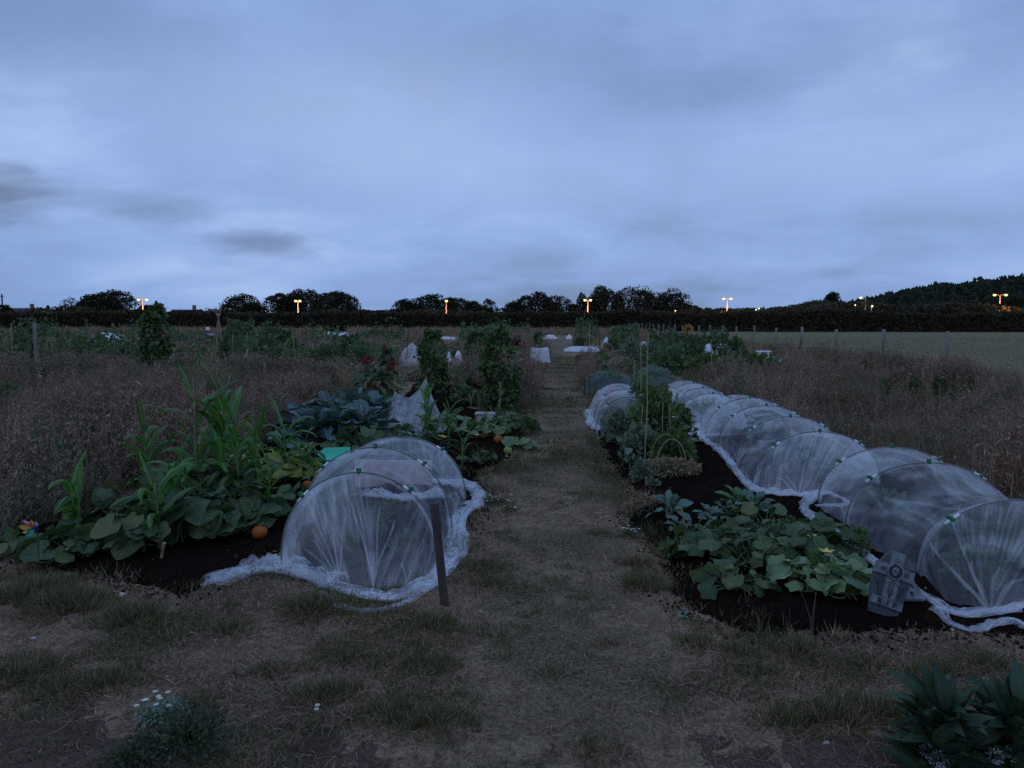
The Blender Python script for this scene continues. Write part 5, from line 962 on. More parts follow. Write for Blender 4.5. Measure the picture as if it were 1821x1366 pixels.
    # cabbages
    for px, py, top, lab in ((555, 802, 722, 'blue-green cabbage at the front left of its bed'), (600, 800, 716, 'blue-green cabbage at the front middle of its bed'), (645, 798, 714, 'blue-green cabbage at the front right of its bed'), (540, 775, 712, 'blue-green cabbage at the back left beside the dry weeds'), (585, 770, 698, 'tall blue-green cabbage at the back, second from left'), (628, 765, 692, 'tallest blue-green cabbage with pale midribs at the back'), (668, 765, 696, 'blue-green cabbage at the back right next to the white net tent'), (612, 785, 708, 'blue-green cabbage in the centre of its bed')):
        brassica(px, py, top, lab, 'brassica', 22, group='blue-green cabbages behind the left tunnel', spread=.95, loose=1)
    # sunflowers
    for px, py, top, hw, heads, lab in ((668, 745, 648, 58, [(655, 637), (697, 647), (650, 643), (693, 655)], 'large branching sunflower plant with dark red-orange blooms above the cabbages'), (690, 720, 612, 14, [(683, 621)], 'tall thin sunflower with one brown bloom behind the larger plant'), (668, 750, 690, 26, [(667, 687)], 'short sunflower plant with one dark red bloom'), (1225, 668, 583, 7, [(1224, 586)], 'golden sunflower standing high near the pasture fence'), (1255, 668, 628, 8, [(1253, 633)], 'brown-gold sunflower low among green crops right of the fence-side sunflower')):
        b = B(px, py); D = float(np.dot(b[:2], FH[:2])); h = Y2Z(b, top); r = thing('sunflower_plant', b, lab, 'sunflower', 'sunflowers'); w = hw / F0 * D; n = int(240 * (hw / 58) ** .6); z = rs.rand(n); a = rs.rand(n) * 6.28; q = w * (1.05 - .75 * z) * rs.rand(n) ** .5 * (1 + .4 * vnoise(a, z * 4, 3, 2, 1))
        mb = MB(); stamp(mb, T_HEART, np.stack([q * np.cos(a), q * np.sin(a), h * (.08 + .86 * z)], 1), frames(np.stack([np.cos(a), np.sin(a), -.35 + .2 * rs.randn(n)], 1), rs.normal(0, .4, n)), (.16 if hw > 10 else .14) * rs.uniform(.6, 1.2, n)); mb.build('foliage', M['veg_dark'], r)
        mb = MB(); pts = [G(x, y, 0) for x, y in heads]; hd = []
        for x, y in heads:
            p = AT(x, y, D - .05); hd.append(p - b); t = np.linspace(0, 1, 6)[:, None]; e = p - b; tubes(mb, np.array([0, 0, h * .2]) * (1 - t) ** 2 + 2 * np.array([e[0] * .8, e[1] * .5, h * .5]) * t * (1 - t) + e * t * t, .010, 5)
        tubes(mb, np.array([[0, 0, 0], [0, 0, h * .5], [0, 0, h * .8]]), [.018, .014, .008], 6); mb.build('stem', M['stem'], r)
        for e in hd:
            mb = MB(); rr = .062 if D < 14 else .13 if 'golden' in lab else .09; f = norm(np.array([rs.normal(0, .5), -1.0, .3 + rs.normal(0, .3)])); s = norm(np.cross(f, [0, 0, 1])); u = np.cross(s, f); k = 20; aa = np.arange(k) * 6.28 / k
            dd = s * np.cos(aa)[:, None] + u * np.sin(aa)[:, None] + f * rs.normal(.25, .25, k)[:, None]; stamp(mb, T_OVAL, e + dd * rr * .4, frames(norm(dd), 0, up=f), np.stack([np.full(k, rr * .7), np.full(k, rr), np.full(k, rr)], 1)); fl = mb.build('bloom', M['goldpetal' if 'golden' in lab else 'sunflower'], r)
            mb = MB(); blob(mb, e + f * .01, (rr * .48, rr * .3, rr * .48), 2, 10, 7, .1); mb.build('seed_disc', M['sundisc'], fl)
    # bean columns and tall growth
    column(771, 700, 585, 27, 'tall narrow column of climbing beans behind the white net tent', n=3600, leaf=.075, taper=.25); column(889, 735, 581, 36, 'tall broad column of climbing beans close to the path', n=5200, leaf=.07, taper=.3); column(282, 672, 541, 31, 'tall climbing bean column rising above the hedge line at the left', n=4200, leaf=.11, taper=.55)
    column(848, 668, 588, 26, 'shaggy green column of beans between the two tall columns', n=1300, leaf=.10, mat='veg_mid', group=None); column(957, 646, 588, 6, 'arching dark climber leaning over the white chair-shaped cover', n=700, leaf=.09, mat='veg_dark', group=None, taper=.0)
    # runner beans with canes on the right
    for px, py, top, hw, lab, m in ((1165, 818, 690, 48, 'large runner bean plant with white flowers on thin canes', 'bean'), (1110, 790, 735, 40, 'low bushy grey-green plant between the small tunnel and runner beans', 'veg_grey'), (1205, 800, 725, 28, 'runner bean plant against the far net tunnel', 'bean'), (1140, 760, 668, 22, 'yellow-green pepper-like tall plant behind the runner beans', 'veg_mid'), (1140, 830, 760, 36, 'grey-green leafy plant at the front of the runner beans', 'veg_grey'), (1195, 840, 770, 34, 'dark leafy plant under the bent arches', 'bean')):
        bush(px, py, top, hw, lab, m, int(16 * hw), .085, cat='bean plant' if 'bean' in lab else 'plant', name='runner_bean_plant' if 'runner bean plant' in lab else 'leafy_plant', shell=.2, flow=('whitep', 4, .03) if 'white flowers' in lab else None)
    bush(1190, 852, 815, 58, 'pale pinkish dying pea plant sprawling on dark soil below the runner beans', 'pale_weed', 1900, .03, cat='pea plant', name='pea_plant', shell=.3, depth=.5); bush(1140, 858, 820, 22, 'small grey-green sprawling plant at the left end of the dying peas', 'veg_grey', 420, .035, cat='plant'); bush(1160, 868, 850, 12, 'tiny pale grey-leaved plant on bare soil before the dying peas', 'veg_grey', 120, .03)
    # right-hand crops in the middle distance
    for px, py, top, hw, lab, m in ((1195, 668, 620, 40, 'dark green leafy crop mass behind the far tunnel', 'veg_mid'), (1260, 680, 632, 46, 'broad green crop mass left of the white-topped table', 'bean'), (1330, 672, 628, 40, 'dark green leafy bush beside the white table', 'bean'), (1365, 668, 640, 26, 'bright green low leaf clump right of the dark leafy bush', 'veg_mid'), (1160, 650, 610, 22, 'tall pale green plants left of the crossed sticks', 'veg_grey'), (1232, 655, 598, 20, 'tall shaggy green plant at the fence side', 'veg_dark'), (1300, 655, 600, 26, 'dark bush with brown tips near the white cloths', 'veg_dark'), (1285, 668, 618, 12, 'thin upright pea-like plant on a cane', 'veg_dark'),
                                    (1120, 655, 600, 20, 'pale upright plant beyond the small tunnel', 'veg_grey'), (1088, 640, 602, 14, 'pale green feathery plant near the white heap', 'veg_mid'), (1030, 618, 600, 12, 'dark green round shrub right of the path far off', 'veg_dark'), (1048, 612, 596, 10, 'small reddish shrub right of the dark round shrub', 'pale_weed'), (1115, 628, 600, 12, 'light green upright bush left of the crossed sticks', 'veg_mid')):
        bush(px, py, top, hw, lab, m, int(9 * hw + 150), .13, cat='crop plants', name='crop_clump', group='green crop clumps right of the path', shell=.3)
    for px, py, top, hw, lab, m in ((1670, 722, 668, 14, 'dark tomato bush trained on thin canes in the right weeds', 'veg_dark'), (1625, 715, 670, 16, 'dark straggly plant left of the tomato bush', 'veg_dark'), (1572, 700, 678, 10, 'small yellow-green plant among the right weeds', 'veg_mid'), (1708, 725, 688, 22, 'dark green squash mound with an orange marker stick', 'veg_dark'), (1540, 690, 640, 18, 'rusty brown dock plant standing in the right weeds', 'dry'), (1600, 700, 655, 22, 'tall rusty brown weed clump by the cane ladder', 'dry')):
        bush(px, py, top, hw, lab, m, 420, .07, cat='plant', name='leafy_plant' if m != 'dry' else 'dock_plant', group='plants in the right-hand weeds')
    # left middle distance
    for px, py, top, hw, lab, m in ((140, 640, 600, 60, 'dark green crop mass at the far left behind the leaning post', 'veg_dark'), (40, 640, 588, 30, 'tall dark shrub at the left edge', 'veg_dark'), (215, 655, 615, 40, 'dark leafy crop mass left of the tall bean column', 'veg_dark'), (320, 672, 645, 36, 'broad-leaved squash at the foot of the tall bean column', 'veg_mid'), (360, 668, 640, 26, 'broad-leaved plant left of the cane wigwam', 'veg_mid'), (425, 640, 598, 26, 'green bush right of the cane wigwam', 'veg_mid'), (470, 645, 596, 34, 'wide green potato-like crop mass', 'veg_mid'), (520, 640, 604, 30, 'bright green crop mass with thin sticks', 'bean'), (580, 650, 612, 32, 'green crop mass left of the sunflowers', 'veg_mid'),
                                    (470, 668, 645, 30, 'dark low crop row before the thin sticks', 'veg_dark'), (540, 672, 650, 28, 'low dark green plants by the short pale post', 'veg_dark'), (640, 660, 618, 30, 'green leafy mass behind the sunflowers', 'veg_mid'), (600, 690, 668, 14, 'small dark bush on the bare grass left of the sunflowers', 'veg_dark'), (612, 660, 600, 10, 'upright leafy sapling left of the sunflowers', 'veg_mid'), (668, 604, 584, 16, 'round green bush near the small white tents', 'veg_dark'), (705, 612, 592, 16, 'green feathery bush far behind the dome', 'veg_mid'), (860, 628, 588, 20, 'pale-topped green bush behind the bean columns', 'veg_mid'),
                                    (120, 612, 585, 24, 'distant green shrub left of the white sheet', 'veg_dark'), (200, 600, 582, 20, 'distant dark shrub behind the white sheet', 'veg_dark'), (20, 690, 655, 26, 'dark low shrub at the left edge before the grey dome', 'veg_dark'), (10, 730, 680, 34, 'olive green mossy mound of growth at the left edge', 'veg_mid'), (830, 720, 690, 30, 'bed of leafy greens left of the broad bean column', 'veg_mid'), (812, 700, 668, 14, 'pale flowering weeds between the bean columns', 'pale_weed'), (920, 640, 600, 14, 'dark red-leaved bush left of the white cover', 'redflower'), (1072, 672, 660, 12, 'low orange-red flower patch right of the path', 'redflower')):
        bush(px, py, top, hw, lab, m, int(8 * hw + 160), .12 if py < 680 else .07, cat='crop plants', name='crop_clump', group='green crop clumps left of the path' if px < 900 else None, shell=.3)
    for k, (px, py, top, hw, lab) in enumerate(((60, 800, 730, 34, 'dead thistle-like weed with pale heads at the left edge of the dry weeds'), (130, 812, 735, 34, 'dead thistle-like weed with pale heads right of the one at the left edge'), (175, 790, 738, 20, 'smaller dead weed with pale heads nearer the maize'))):
        bush(px, py, top, hw, lab, 'dry', 700, .035, cat='dead weed', name='dead_thistle', tpl=T_DIAMOND, flow=('cane', 26, .014), group='dead thistle-like weeds')
    # leek-like upright stems near the broad bean column
    for k, (px, py) in enumerate(((838, 728), (852, 726), (864, 730), (872, 724))):
        b = B(px, py); mb = MB(); q = []
        for j in range(7): a = rs.rand() * 6.28; t = np.linspace(0, 1, 6); q.append(b + np.stack([np.cos(a) * .06 * t ** 2, np.sin(a) * .06 * t ** 2, .33 * t * rs.uniform(.7, 1.1)], 1))
        tubes(mb, np.array(q), .006, 4); mb.build('onion_plant', M['maize_dry'], label=['leftmost', 'second', 'third', 'rightmost'][k] + ' clump of tall pale onion stems before the broad bean column', cat='onion plant', group='tall pale onion stems', loc=b)
    # near weeds: daisies and the plants at the bottom edge
    for px, py, n, hw, hh, lab in ((1120, 952, 9, 17, .09, 'little clump of white daisies at the edge of the right bed'), (885, 895, 12, 26, .07, 'scattered white daisies left of the path beside the net hem'), (905, 912, 5, 12, .06, 'few white daisies just below the larger daisy scatter'), (290, 1290, 9, 40, .10, 'straggly daisy plant with white blooms at the bottom left'), (562, 1290, 2, 6, .07, 'pair of small white daisies at the bottom, right of the straggly daisy plant'), (220, 1082, 3, 10, .09, 'withered white-flowered stalks in the left tussocks')):
        b = B(px, py); D = float(np.dot(b[:2], FH[:2])); r = thing('daisy_plant', b, lab, 'daisies', 'white daisies'); w = hw / F0 * D; mb = MB(); ms = MB(); my = MB(); q = []
        for k in range(n):
            x, y, h = rs.uniform(-w, w), rs.uniform(-w, w) * .8, hh * rs.uniform(.6, 1.1); t = np.linspace(0, 1, 4); q.append(np.stack([x * (.5 + .5 * t), y * (.5 + .5 * t), h * t], 1)); e = np.array([x, y, h]); aa = np.arange(9) * .698; dd = np.stack([np.cos(aa), np.sin(aa), 0 * aa + rs.uniform(-.1, .5)], 1)
            mb = MB(); stamp(mb, T_OVAL, e + dd * .003, frames(dd), np.stack([np.full(9, .007), np.full(9, .009), np.full(9, .007)], 1)); fh = mb.build('flower_head', M['whitep'], r); my = MB(); blob(my, e + [0, 0, .002], (.0035, .0035, .0025), 1, 6, 5, 0); my.build('flower_centre', M['yellow'], fh)
        tubes(ms, np.array(q), .0013, 3); ms.build('stem', M['stem'], r)
        if hw > 11: P, d = inell(int(hw * 16), (0, 0, .02), (w * 1.3, w * 1.2, hh * .6), .2, -.1); mg = MB(); stamp(mg, T_DIAMOND, P, frames(norm(d + rdir(len(P)))), .018); mg.build('foliage', M['grass' if hw < 30 else 'kale_dark'], r)
    bush(335, 1350, 1272, 95, 'bushy dark feathery weed at the bottom left corner', 'weed_near', 1500, .020, cat='weed', name='feathery_weed', tpl=T_DIAMOND, shell=.0); bush(240, 1362, 1330, 50, 'low creeping weed at the bottom edge, left of the feathery weed', 'weed_near', 500, .02, cat='weed', name='creeping_weed', tpl=T_DIAMOND)
    for px, py, top, lab, n, s in ((1655, 1385, 1225, 'large dark leafy comfrey plant at the bottom right', 130, .15), (1785, 1385, 1222, 'second dark leafy plant at the right bottom corner with grey flowers', 120, .15)):
        b = B(px, py); h = Y2Z(b, top); r = thing('comfrey_plant', b, lab, 'leafy plant', 'dark leafy plants at the bottom right'); a = rs.rand(n) * 6.28; el = rs.uniform(.5, 1.5, n); d = np.stack([np.cos(a) * np.cos(el), np.sin(a) * np.cos(el), np.sin(el)], 1); mb = MB(); idx = rs.randint(0, 2, n); z_ = rs.rand(n); P = np.stack([np.cos(a) * .07 * rs.rand(n), np.sin(a) * .07 * rs.rand(n), h * .72 * z_], 1) + [.05 * math.sin(px), 0, 0]
        for i in range(2): q = idx == i; stamp(mb, tpl_oval(8, .24, [.5, .25][i], .02, .3), P[q], frames(d[q], rs.normal(0, .5, q.sum())), s * rs.uniform(.5, 1.25, q.sum()))
        mb.build('foliage', M['kale_near'], r, True)
        for k in range(2 if px < 1700 else 3):
            f = G([(1652, 1335), (1668, 1350), (1780, 1310), (1770, 1345), (1800, 1340)][k if px < 1700 else k + 2][0], [(1652, 1335), (1668, 1350), (1780, 1310), (1770, 1345), (1800, 1340)][k if px < 1700 else k + 2][1], .12) - b; P, dd = inell(130, f, (.030, .028, .026), .4); mb = MB(); stamp(mb, T_OVAL, P, frames(norm(dd + [0, 0, .5])), .008); mb.build('flower_head', M['lavender'], r)
            mb = MB(); tubes(mb, np.array([[0, 0, 0], f * .6 + [0, 0, .02], f]), .003, 4); mb.build('flower_stem', M['stem'], r)

def stick(px, py, topx, topy, rad, mat, label, name='cane', cat='cane', group='canes and sticks', bend=0, D=None):
    b = B(px, py) if D is None else AT(px, py, D); Dd = float(np.dot(b[:2], FH[:2])); e = AT(topx, topy, Dd); t = np.linspace(0, 1, 7)[:, None]; s = np.array([Rv[0], Rv[1], 0]); P = b * (1 - t) + e * t + s * bend * np.sin(t * math.pi) + s * .006 * np.sin(t * 9 + px); P[0, 2] -= .02
    mb = MB(); tubes(mb, P, np.linspace(rad, rad * .75, 7), 6); return mb.build(name, M[mat], None, True, label=label, cat=cat, group=group, loc=b)
def cloth(name, pts, h, label, mat='fleece', cat='white sheet', seed=1, thick=.5, group=None, amp=.35, n=26):
    """a sheet draped over something low: pts are its pixel outline on the ground"""
    p = np.array([G(a, b)[:2] for a, b in pts]); lo, hi = p.min(0), p.max(0); X, Y = np.meshgrid(np.linspace(lo[0], hi[0], n), np.linspace(lo[1], hi[1], n)); d = distpoly(X, Y, p); sz = min(hi[0] - lo[0], hi[1] - lo[1]) / 2; k = np.clip(d / (sz * thick), 0, 1) ** .5
    Z = h * k * (1 + amp * vnoise(X / sz, Y / sz, seed, 3, 1.6)) + .01; f = grid_faces(n, n); keep = (d.ravel()[f] > -.3 * sz).all(1); f = f[keep]; u, inv = np.unique(f, return_inverse=True); V = np.stack([X, Y, Z + .03 * h * vnoise(X / sz, Y / sz, seed + 3, 2, 9)], -1).reshape(-1, 3)[u]; c = np.array([p[:, 0].mean(), p[:, 1].mean(), 0])
    mb = MB(); mb.add(V, [inv.reshape(-1, 4)], V[:, :2] * 2); return mb.build(name, M[mat], None, True, label=label, cat=cat, group=group, loc=c)

def build_things():
    # short dark post by the left tunnel
    b = G(791, 1076); e = AT(771, 897, 3.95); e[1] += .02; mb = MB(); t = np.linspace(-.1, 1, 9)[:, None]; P = b * (1 - t) + e * t; ax = norm(e - b)
    sv = norm(np.cross(ax, [0, 1, 0])); fv = np.cross(ax, sv); V = []; 
    for k, p in enumerate(P): w = .022; V += [p + sv * w + fv * .014, p - sv * w + fv * .014, p - sv * w - fv * .014, p + sv * w - fv * .014]
    mb.add(np.array(V), [grid_faces(9, 4, True), np.array([[32, 33, 34, 35], [3, 2, 1, 0]])]); mb.build('wooden_stake', M['postdark'], label='short leaning dark wooden post in front of the left net tunnel', cat='post', loc=b)
    # tomb stone decoration
    def tomb(lab, base, ux, uy, un, w, h, th, top):
        r = thing('tombstone', base, lab, 'tombstone', None); Rm = np.stack([ux, uy, un], 1)
        def tr(P): return np.asarray(P, float) @ Rm.T
        def prism(out, z0, z1, mat, name, parent=r, bev=.12):
            out = np.array(out, float); n = len(out); c = out.mean(0); o2 = c + (out - c) * (1 - bev * (z1 - z0) / max(np.ptp(out[:, 0]), 1e-3)); V = np.concatenate([np.column_stack([out, np.full(n, z0)]), np.column_stack([o2, np.full(n, z1)])]); i = np.arange(n); j = (i + 1) % n
            mb = MB(); mb.add(tr(V), [np.stack([i, j, j + n, i + n], 1), (np.arange(n) + n)[None], np.arange(n)[::-1][None]]); return mb.build(name, M[mat], parent)
        hw = w / 2
        if top: prism([(-hw * .72, 0), (hw * .72, 0), (hw * .95, h * .45), (hw, h * .70), (hw * .55, h * .93), (hw * .2, h), (-hw * .3, h), (-hw * .6, h * .90), (-hw, h * .68), (-hw * .95, h * .42)], 0, th, 'stoneslab', 'slab')
        else: prism([(-hw, 0), (hw, 0), (hw, h * .8), (hw * .7, h), (-hw * .7, h), (-hw, h * .8)], 0, th * .8, 'stonegrey', 'slab')
        cx_ = w * .17; a, bq = h * .50, h * .70
        if top:
            prism([(-cx_, h * .26), (cx_, h * .26), (cx_, h * 1.0), (-cx_, h * 1.0)], th, th + .018, 'stonegrey', 'cross_upright'); prism([(-hw * 1.02, h * .60), (-cx_ - .002, h * .60), (-cx_ - .002, h * .78), (-hw * 1.02, h * .78)], th, th + .016, 'stonegrey', 'cross_arm'); prism([(cx_ + .002, h * .60), (hw * 1.02, h * .60), (hw * 1.02, h * .78), (cx_ + .002, h * .78)], th, th + .016, 'stonegrey', 'cross_arm')
            aa = np.arange(24) * 6.2832 / 24; mb = MB(); tubes(mb, tr(np.stack([np.cos(np.append(aa, 6.2832)) * w * .20, h * .69 + np.sin(np.append(aa, 6.2832)) * w * .20, np.full(25, th + .022)], 1)), .007, 6); mb.build('ring', M['stonegrey'], r, True)
            prism(np.stack([np.cos(aa) * w * .18, h * .69 + np.sin(aa) * w * .18], 1), th + .012, th + .021, 'stonedark', 'disc')
            mb = MB(); c = tr([[0, h * .70, th + .024]])[0]; blob(mb, c, (.022, .016, .024), 3, 14, 9, .04); c2 = tr([[0, h * .655, th + .022]])[0]; blob(mb, c2, (.013, .012, .012), 5, 10, 7, .04); sk = mb.build('skull', M['stonegrey'], r, True)
            mb = MB()
            for s in (-1, 1): blob(mb, tr([[s * .009, h * .70, th + .038]])[0], (.0058, .005, .0058), 1, 8, 6, 0)
            mb.build('eye_socket', M['stonedark'], sk)
            for s in (-1, 1):   # tied scroll ends and carved leaf veins on the shaft
                prism([(s * .004, h * .535), (s * .035, h * .50), (s * .038, h * .54), (s * .012, h * .56)][::s], th + .018, th + .026, 'stonegrey', 'scroll')
            mb = MB()
            for s in (-1, 1):
                for q in range(5): t = np.linspace(0, 1, 7); y0 = h * .28; tubes(mb, tr(np.stack([s * (.002 + (.004 + q * .0052) * t ** 1.4), y0 + (.09 - q * .012) * t, np.full(7, th + .0185)], 1)), .0014, 3)
                for q in range(3): t = np.linspace(0, 6.28, 12); tubes(mb, tr(np.stack([s * hw * .62 + .012 * np.cos(t) * (1 - q * .3), h * .69 + .011 * np.sin(t) * (1 - q * .3), np.full(12, th + .0165)], 1)), .0013, 3)
                for q in range(4): tubes(mb, tr(np.array([[s * hw * (.5 + .1 * q), h * (.28 + .07 * q), th + .001], [s * hw * (.62 + .08 * q), h * (.5 + .01 * q), th + .001]])), .0013, 3)
            t = np.linspace(0, 6.28, 12); tubes(mb, tr(np.stack([.012 * np.cos(t), h * .87 + .012 * np.sin(t), np.full(12, th + .0185)], 1)), .0013, 3)
            for q in (.06, .12): tubes(mb, tr(np.array([[-hw * .7, h * q * .9, th + .001], [hw * .7, h * q, th + .001]])), .0013, 3)
            mb.build('carving', M['stonedark'], r)
            py0, ph = h * .145, h * .12
        else:
            mb = MB(); 
            for q in range(7): tubes(mb, tr(np.array([[-hw * .8 + q * w * .12, h * .45, th * .8 + .004], [-hw * .55 + q * w * .10, h * .9, th * .8 + .004]])), .005, 4)
            mb.build('carving', M['stonedark'], r); py0, ph = h * .10, h * .24
        tw = w * (.80 if top else .84); z = th if top else th * .8
        if top: prism([(-tw / 2, py0), (tw / 2, py0), (tw / 2, py0 + ph), (-tw / 2, py0 + ph)], z, z + .020, 'stonegrey', 'plaque'); zt = z + .021
        else: zt = z + .002
        # letters R I P as raised bars and arcs, coloured dark for recess shade
        ls = ph * .62; sw = ls * .17; lt = MB(); y0 = py0 + ph * .2
        def bar(x0, y0_, x1, y1_, wd=sw):
            p, q = np.array([x0, y0_]), np.array([x1, y1_]); dd = (q - p) / np.linalg.norm(q - p); nn = np.array([-dd[1], dd[0]]) * wd / 2; o = np.array([p + nn, q + nn, q - nn, p - nn]); V = np.concatenate([np.column_stack([o, np.full(4, zt)]), np.column_stack([o, np.full(4, zt + .003)])]); lt.add(tr(V), [np.array([[4, 5, 6, 7], [0, 1, 5, 4], [1, 2, 6, 5], [2, 3, 7, 6], [3, 0, 4, 7]])])
        def bowl(x, yb, yt):
            t = np.linspace(-math.pi / 2, math.pi / 2, 8); rx_, ry_ = ls * .36, (yt - yb) / 2; pts = [(x + ls * .2 + rx_ * math.cos(q), (yb + yt) / 2 + ry_ * math.sin(q)) for q in t]; pts = [(x, yb)] + pts + [(x, yt)]
            for p, q in zip(pts[:-1], pts[1:]): bar(p[0], p[1], q[0], q[1])
        xs_ = [-tw * .30, 0, tw * .20]
        for i, ch in enumerate('RIP'):
            x = xs_[i]; bar(x, y0, x, y0 + ls, sw * 1.25)
            for yy in (y0, y0 + ls): bar(x - sw * 1.1, yy, x + sw * 1.1, yy, sw * .6)
            if ch in 'RP': bowl(x, y0 + ls * .48, y0 + ls * .97)
            if ch == 'R': bar(x + ls * .2, y0 + ls * .48, x + ls * .58, y0)
        lt.build('lettering', M['stonedark'], r); return r
    b = G(1566, 1098); b[2] = .01; ux = norm(np.array([.95, -.08, -.32])); uy = norm(np.array([.40, .30, .90])); uy = norm(uy - ux * (ux @ uy)); un = np.cross(ux, uy)
    if un[1] > 0: un = -un
    tomb('grey toy tombstone with cross, skull and RIP leaning against the net', b, ux, uy, un, .205, .355, .022, True)
    b = G(1613, 1088); b[2] = .06; ux = norm(np.array([1, .06, 0.0])); uy = norm(np.array([-.02, .85, .42])); uy = norm(uy - ux * (ux @ uy)); un = np.cross(ux, uy); tomb('flat grey RIP slab lying on the ground right of the standing tombstone', b, ux, uy, un if un[2] > 0 else -un, .19, .17, .02, False)
    mb = MB()
    for px, py, tp in ((1597, 1062, 1005), (1604, 1062, 1008), (1600, 1030, 985)): p = G(px, py + 25); e = AT(px, tp, float(np.dot(p[:2], FH[:2]))); tubes(mb, np.array([p, e]), .0025, 4)
    mb.build('wire_pegs', M['cane_dark'], label='thin dark wire pegs sticking up behind the flat RIP slab', cat='pegs')
    # toy windmill
    c = AT(62, 938, 4.45); b = c.copy(); b[2] = 0; r = thing('toy_windmill', b, 'small multicoloured toy windmill at the corner of the left bed', 'toy windmill'); e = c - b; mb = MB(); tubes(mb, np.array([[0, .02, 0], e + [0, .02, 0]]), .003, 5); mb.build('stick', M['cane_dark'], r)
    for k, m_ in enumerate(('yellow', 'pink', 'lilac', 'navy', 'teal', 'yellow', 'orangepl')):
        a = [2.6, 1.9, .35, -.3, 3.9, 3.3, 1.2][k]; d = np.array([math.cos(a), -.25, math.sin(a)]); mb = MB(); stamp(mb, tpl_oval(7, .34, -.5, .0, .5), (e + d * .006)[None], frames(d[None], .5, up=(0, -1, 0)), [.075 if k < 3 else .06]); s = mb.build('sail', M[m_], r, True)
    mb = MB(); blob(mb, e + [0, -.01, 0], (.012, .01, .012), 1, 10, 7, 0); mb.build('hub', M['navy'], r, True)
    # turquoise tray
    b = B(592, 838); mb = MB(); o = np.array([(-.17, 0), (-.12, .10), (.16, .12), (.2, -.05), (-.05, -.10)]); n = 5; V = np.concatenate([np.column_stack([o * .8, np.zeros(n)]), np.column_stack([o, np.full(n, .06)]), np.column_stack([o * .96, np.full(n, .062)]), np.column_stack([o * .76, np.full(n, .012)])]) ; V[:, 2] += .08 + V[:, 1] * .5; i = np.arange(n); j = (i + 1) % n; F = [np.stack([i + k * n, j + k * n, j + (k + 1) * n, i + (k + 1) * n], 1) for k in range(3)]; mb.add(V + b, F + [np.arange(n)[::-1][None], (np.arange(n) + 3 * n)[None]]); mb.build('plastic_tray', M['turq'], label='bright turquoise plastic tray half hidden behind the left net tunnel', cat='tray', loc=b)
    # weathered board table by the squash
    b = G(880, 752); b[2] = 0; r = thing('low_bench', b, 'low weathered board bench at the back of the left bed by the path', 'bench'); mb = MB(); box(mb, (0, .0, .15), (.62, .22, .025)); mb.build('board', M['plank'], r); mb = MB(); box(mb, (0, -.08, .068), (.56, .02, .13)); mb.build('front_board', M['plank'], r)
    for s in (-1, 1): mb = MB(); box(mb, (s * .29, .0, .066), (.03, .18, .132)); mb.build('leg', M['post'], r)
    # white net tent behind the cabbages: net thrown over two canes
    a1, a2 = G(702, 762), G(760, 758); t1 = AT(702, 695, float(np.dot(G(702, 765)[:2], FH[:2]))); t2 = AT(757, 672, float(np.dot(G(762, 755)[:2], FH[:2])))
    base = G(735, 762); r = thing('net_tent', base, 'pointed white net tent draped over two sticks behind the lone maize', 'net tent'); ring = [G(672, 765), G(685, 778), G(705, 785), G(735, 782), G(765, 778), G(790, 768), G(792, 755), G(775, 742), G(740, 735), G(700, 742)]; mb = MB()
    nr = 40; ringS = smooth_path(ring + [ring[0]], nr); ringS[:, 2] = .01; rows = []; tt = np.linspace(0, 1, 12); seg = np.clip((ringS[:, 0] - t1[0]) / (t2[0] - t1[0]), 0, 1)[:, None]; ridge = t1 * (1 - seg) + t2 * seg; ridge[:, 2] -= (.20 * np.sin(np.pi * seg[:, 0]))
    for f in tt: P = ridge * (1 - f) + ringS * f; P[:, 2] -= .07 * math.sin(math.pi * f); P[:, :2] += ((P[:, :2] - base[:2]) * (.05 * np.sin(np.arange(nr) * 2.4) * f)[:, None]); rows.append(P)
    mb.add(np.array(rows).reshape(-1, 3), [grid_faces(12, nr)], np.stack(np.broadcast_arrays(np.arange(nr)[None] * .15, tt[:, None]), -1).reshape(-1, 2)); mb.build('net_sheet', M['net_old'], r, True, rel=base)
    mb = MB(); hem(mb, ring[:6], .16, .07, 3, 5); mb.build('gathered_hem', M['hem'], r, True, rel=base)
    for a, t in ((a1, t1), (a2, t2)): mb = MB(); tubes(mb, np.array([a, t + [0, 0, .02]]), .008, 5); mb.build('pole', M['cane'], r, rel=base)
    # far covers and sheets
    cloth('white_sheet', [(160, 606), (205, 606.6), (222, 608), (215, 604.6), (190, 604), (165, 604.4)], .75, 'crumpled white sheet thrown over a far bed at the left', seed=2); cloth('white_sheet', [(205, 612), (225, 612), (222, 604), (206, 604)], .22, 'smaller white sheet end trailing right of the crumpled sheet', seed=4)
    cloth('grey_dome_cover', [(60, 668), (88, 670), (88, 664), (62, 663)], .5, 'small grey-white dome cover at the left edge of the dry weeds', 'net_old', 'cover', 5, .9); cloth('polythene_dome', [(708, 653), (756, 654), (758, 648.5), (710, 648)], .95, 'milky polythene dome left of the first bean column', 'net_old', 'polythene cover', 6, .9, amp=.12)
    cloth('white_sheet', [(793, 652), (804, 652), (804, 649), (794, 649)], .42, 'bright white sheet corner right of the first bean column', seed=7); cloth('white_sheet', [(807, 650), (824, 650), (823, 647), (808, 647)], .42, 'folded white sheet further right of the first bean column', seed=8)
    cloth('small_white_tent', [(579, 596.5), (594, 597), (592, 593), (582, 592.6)], .55, 'tiny white tent-like cover left of a distant green bush', seed=9, group='tiny white tents'); cloth('small_white_tent', [(606, 597.5), (618, 598), (616, 593), (609, 593)], .5, 'tiny white tent-like cover right of a distant green bush', seed=10, group='tiny white tents')
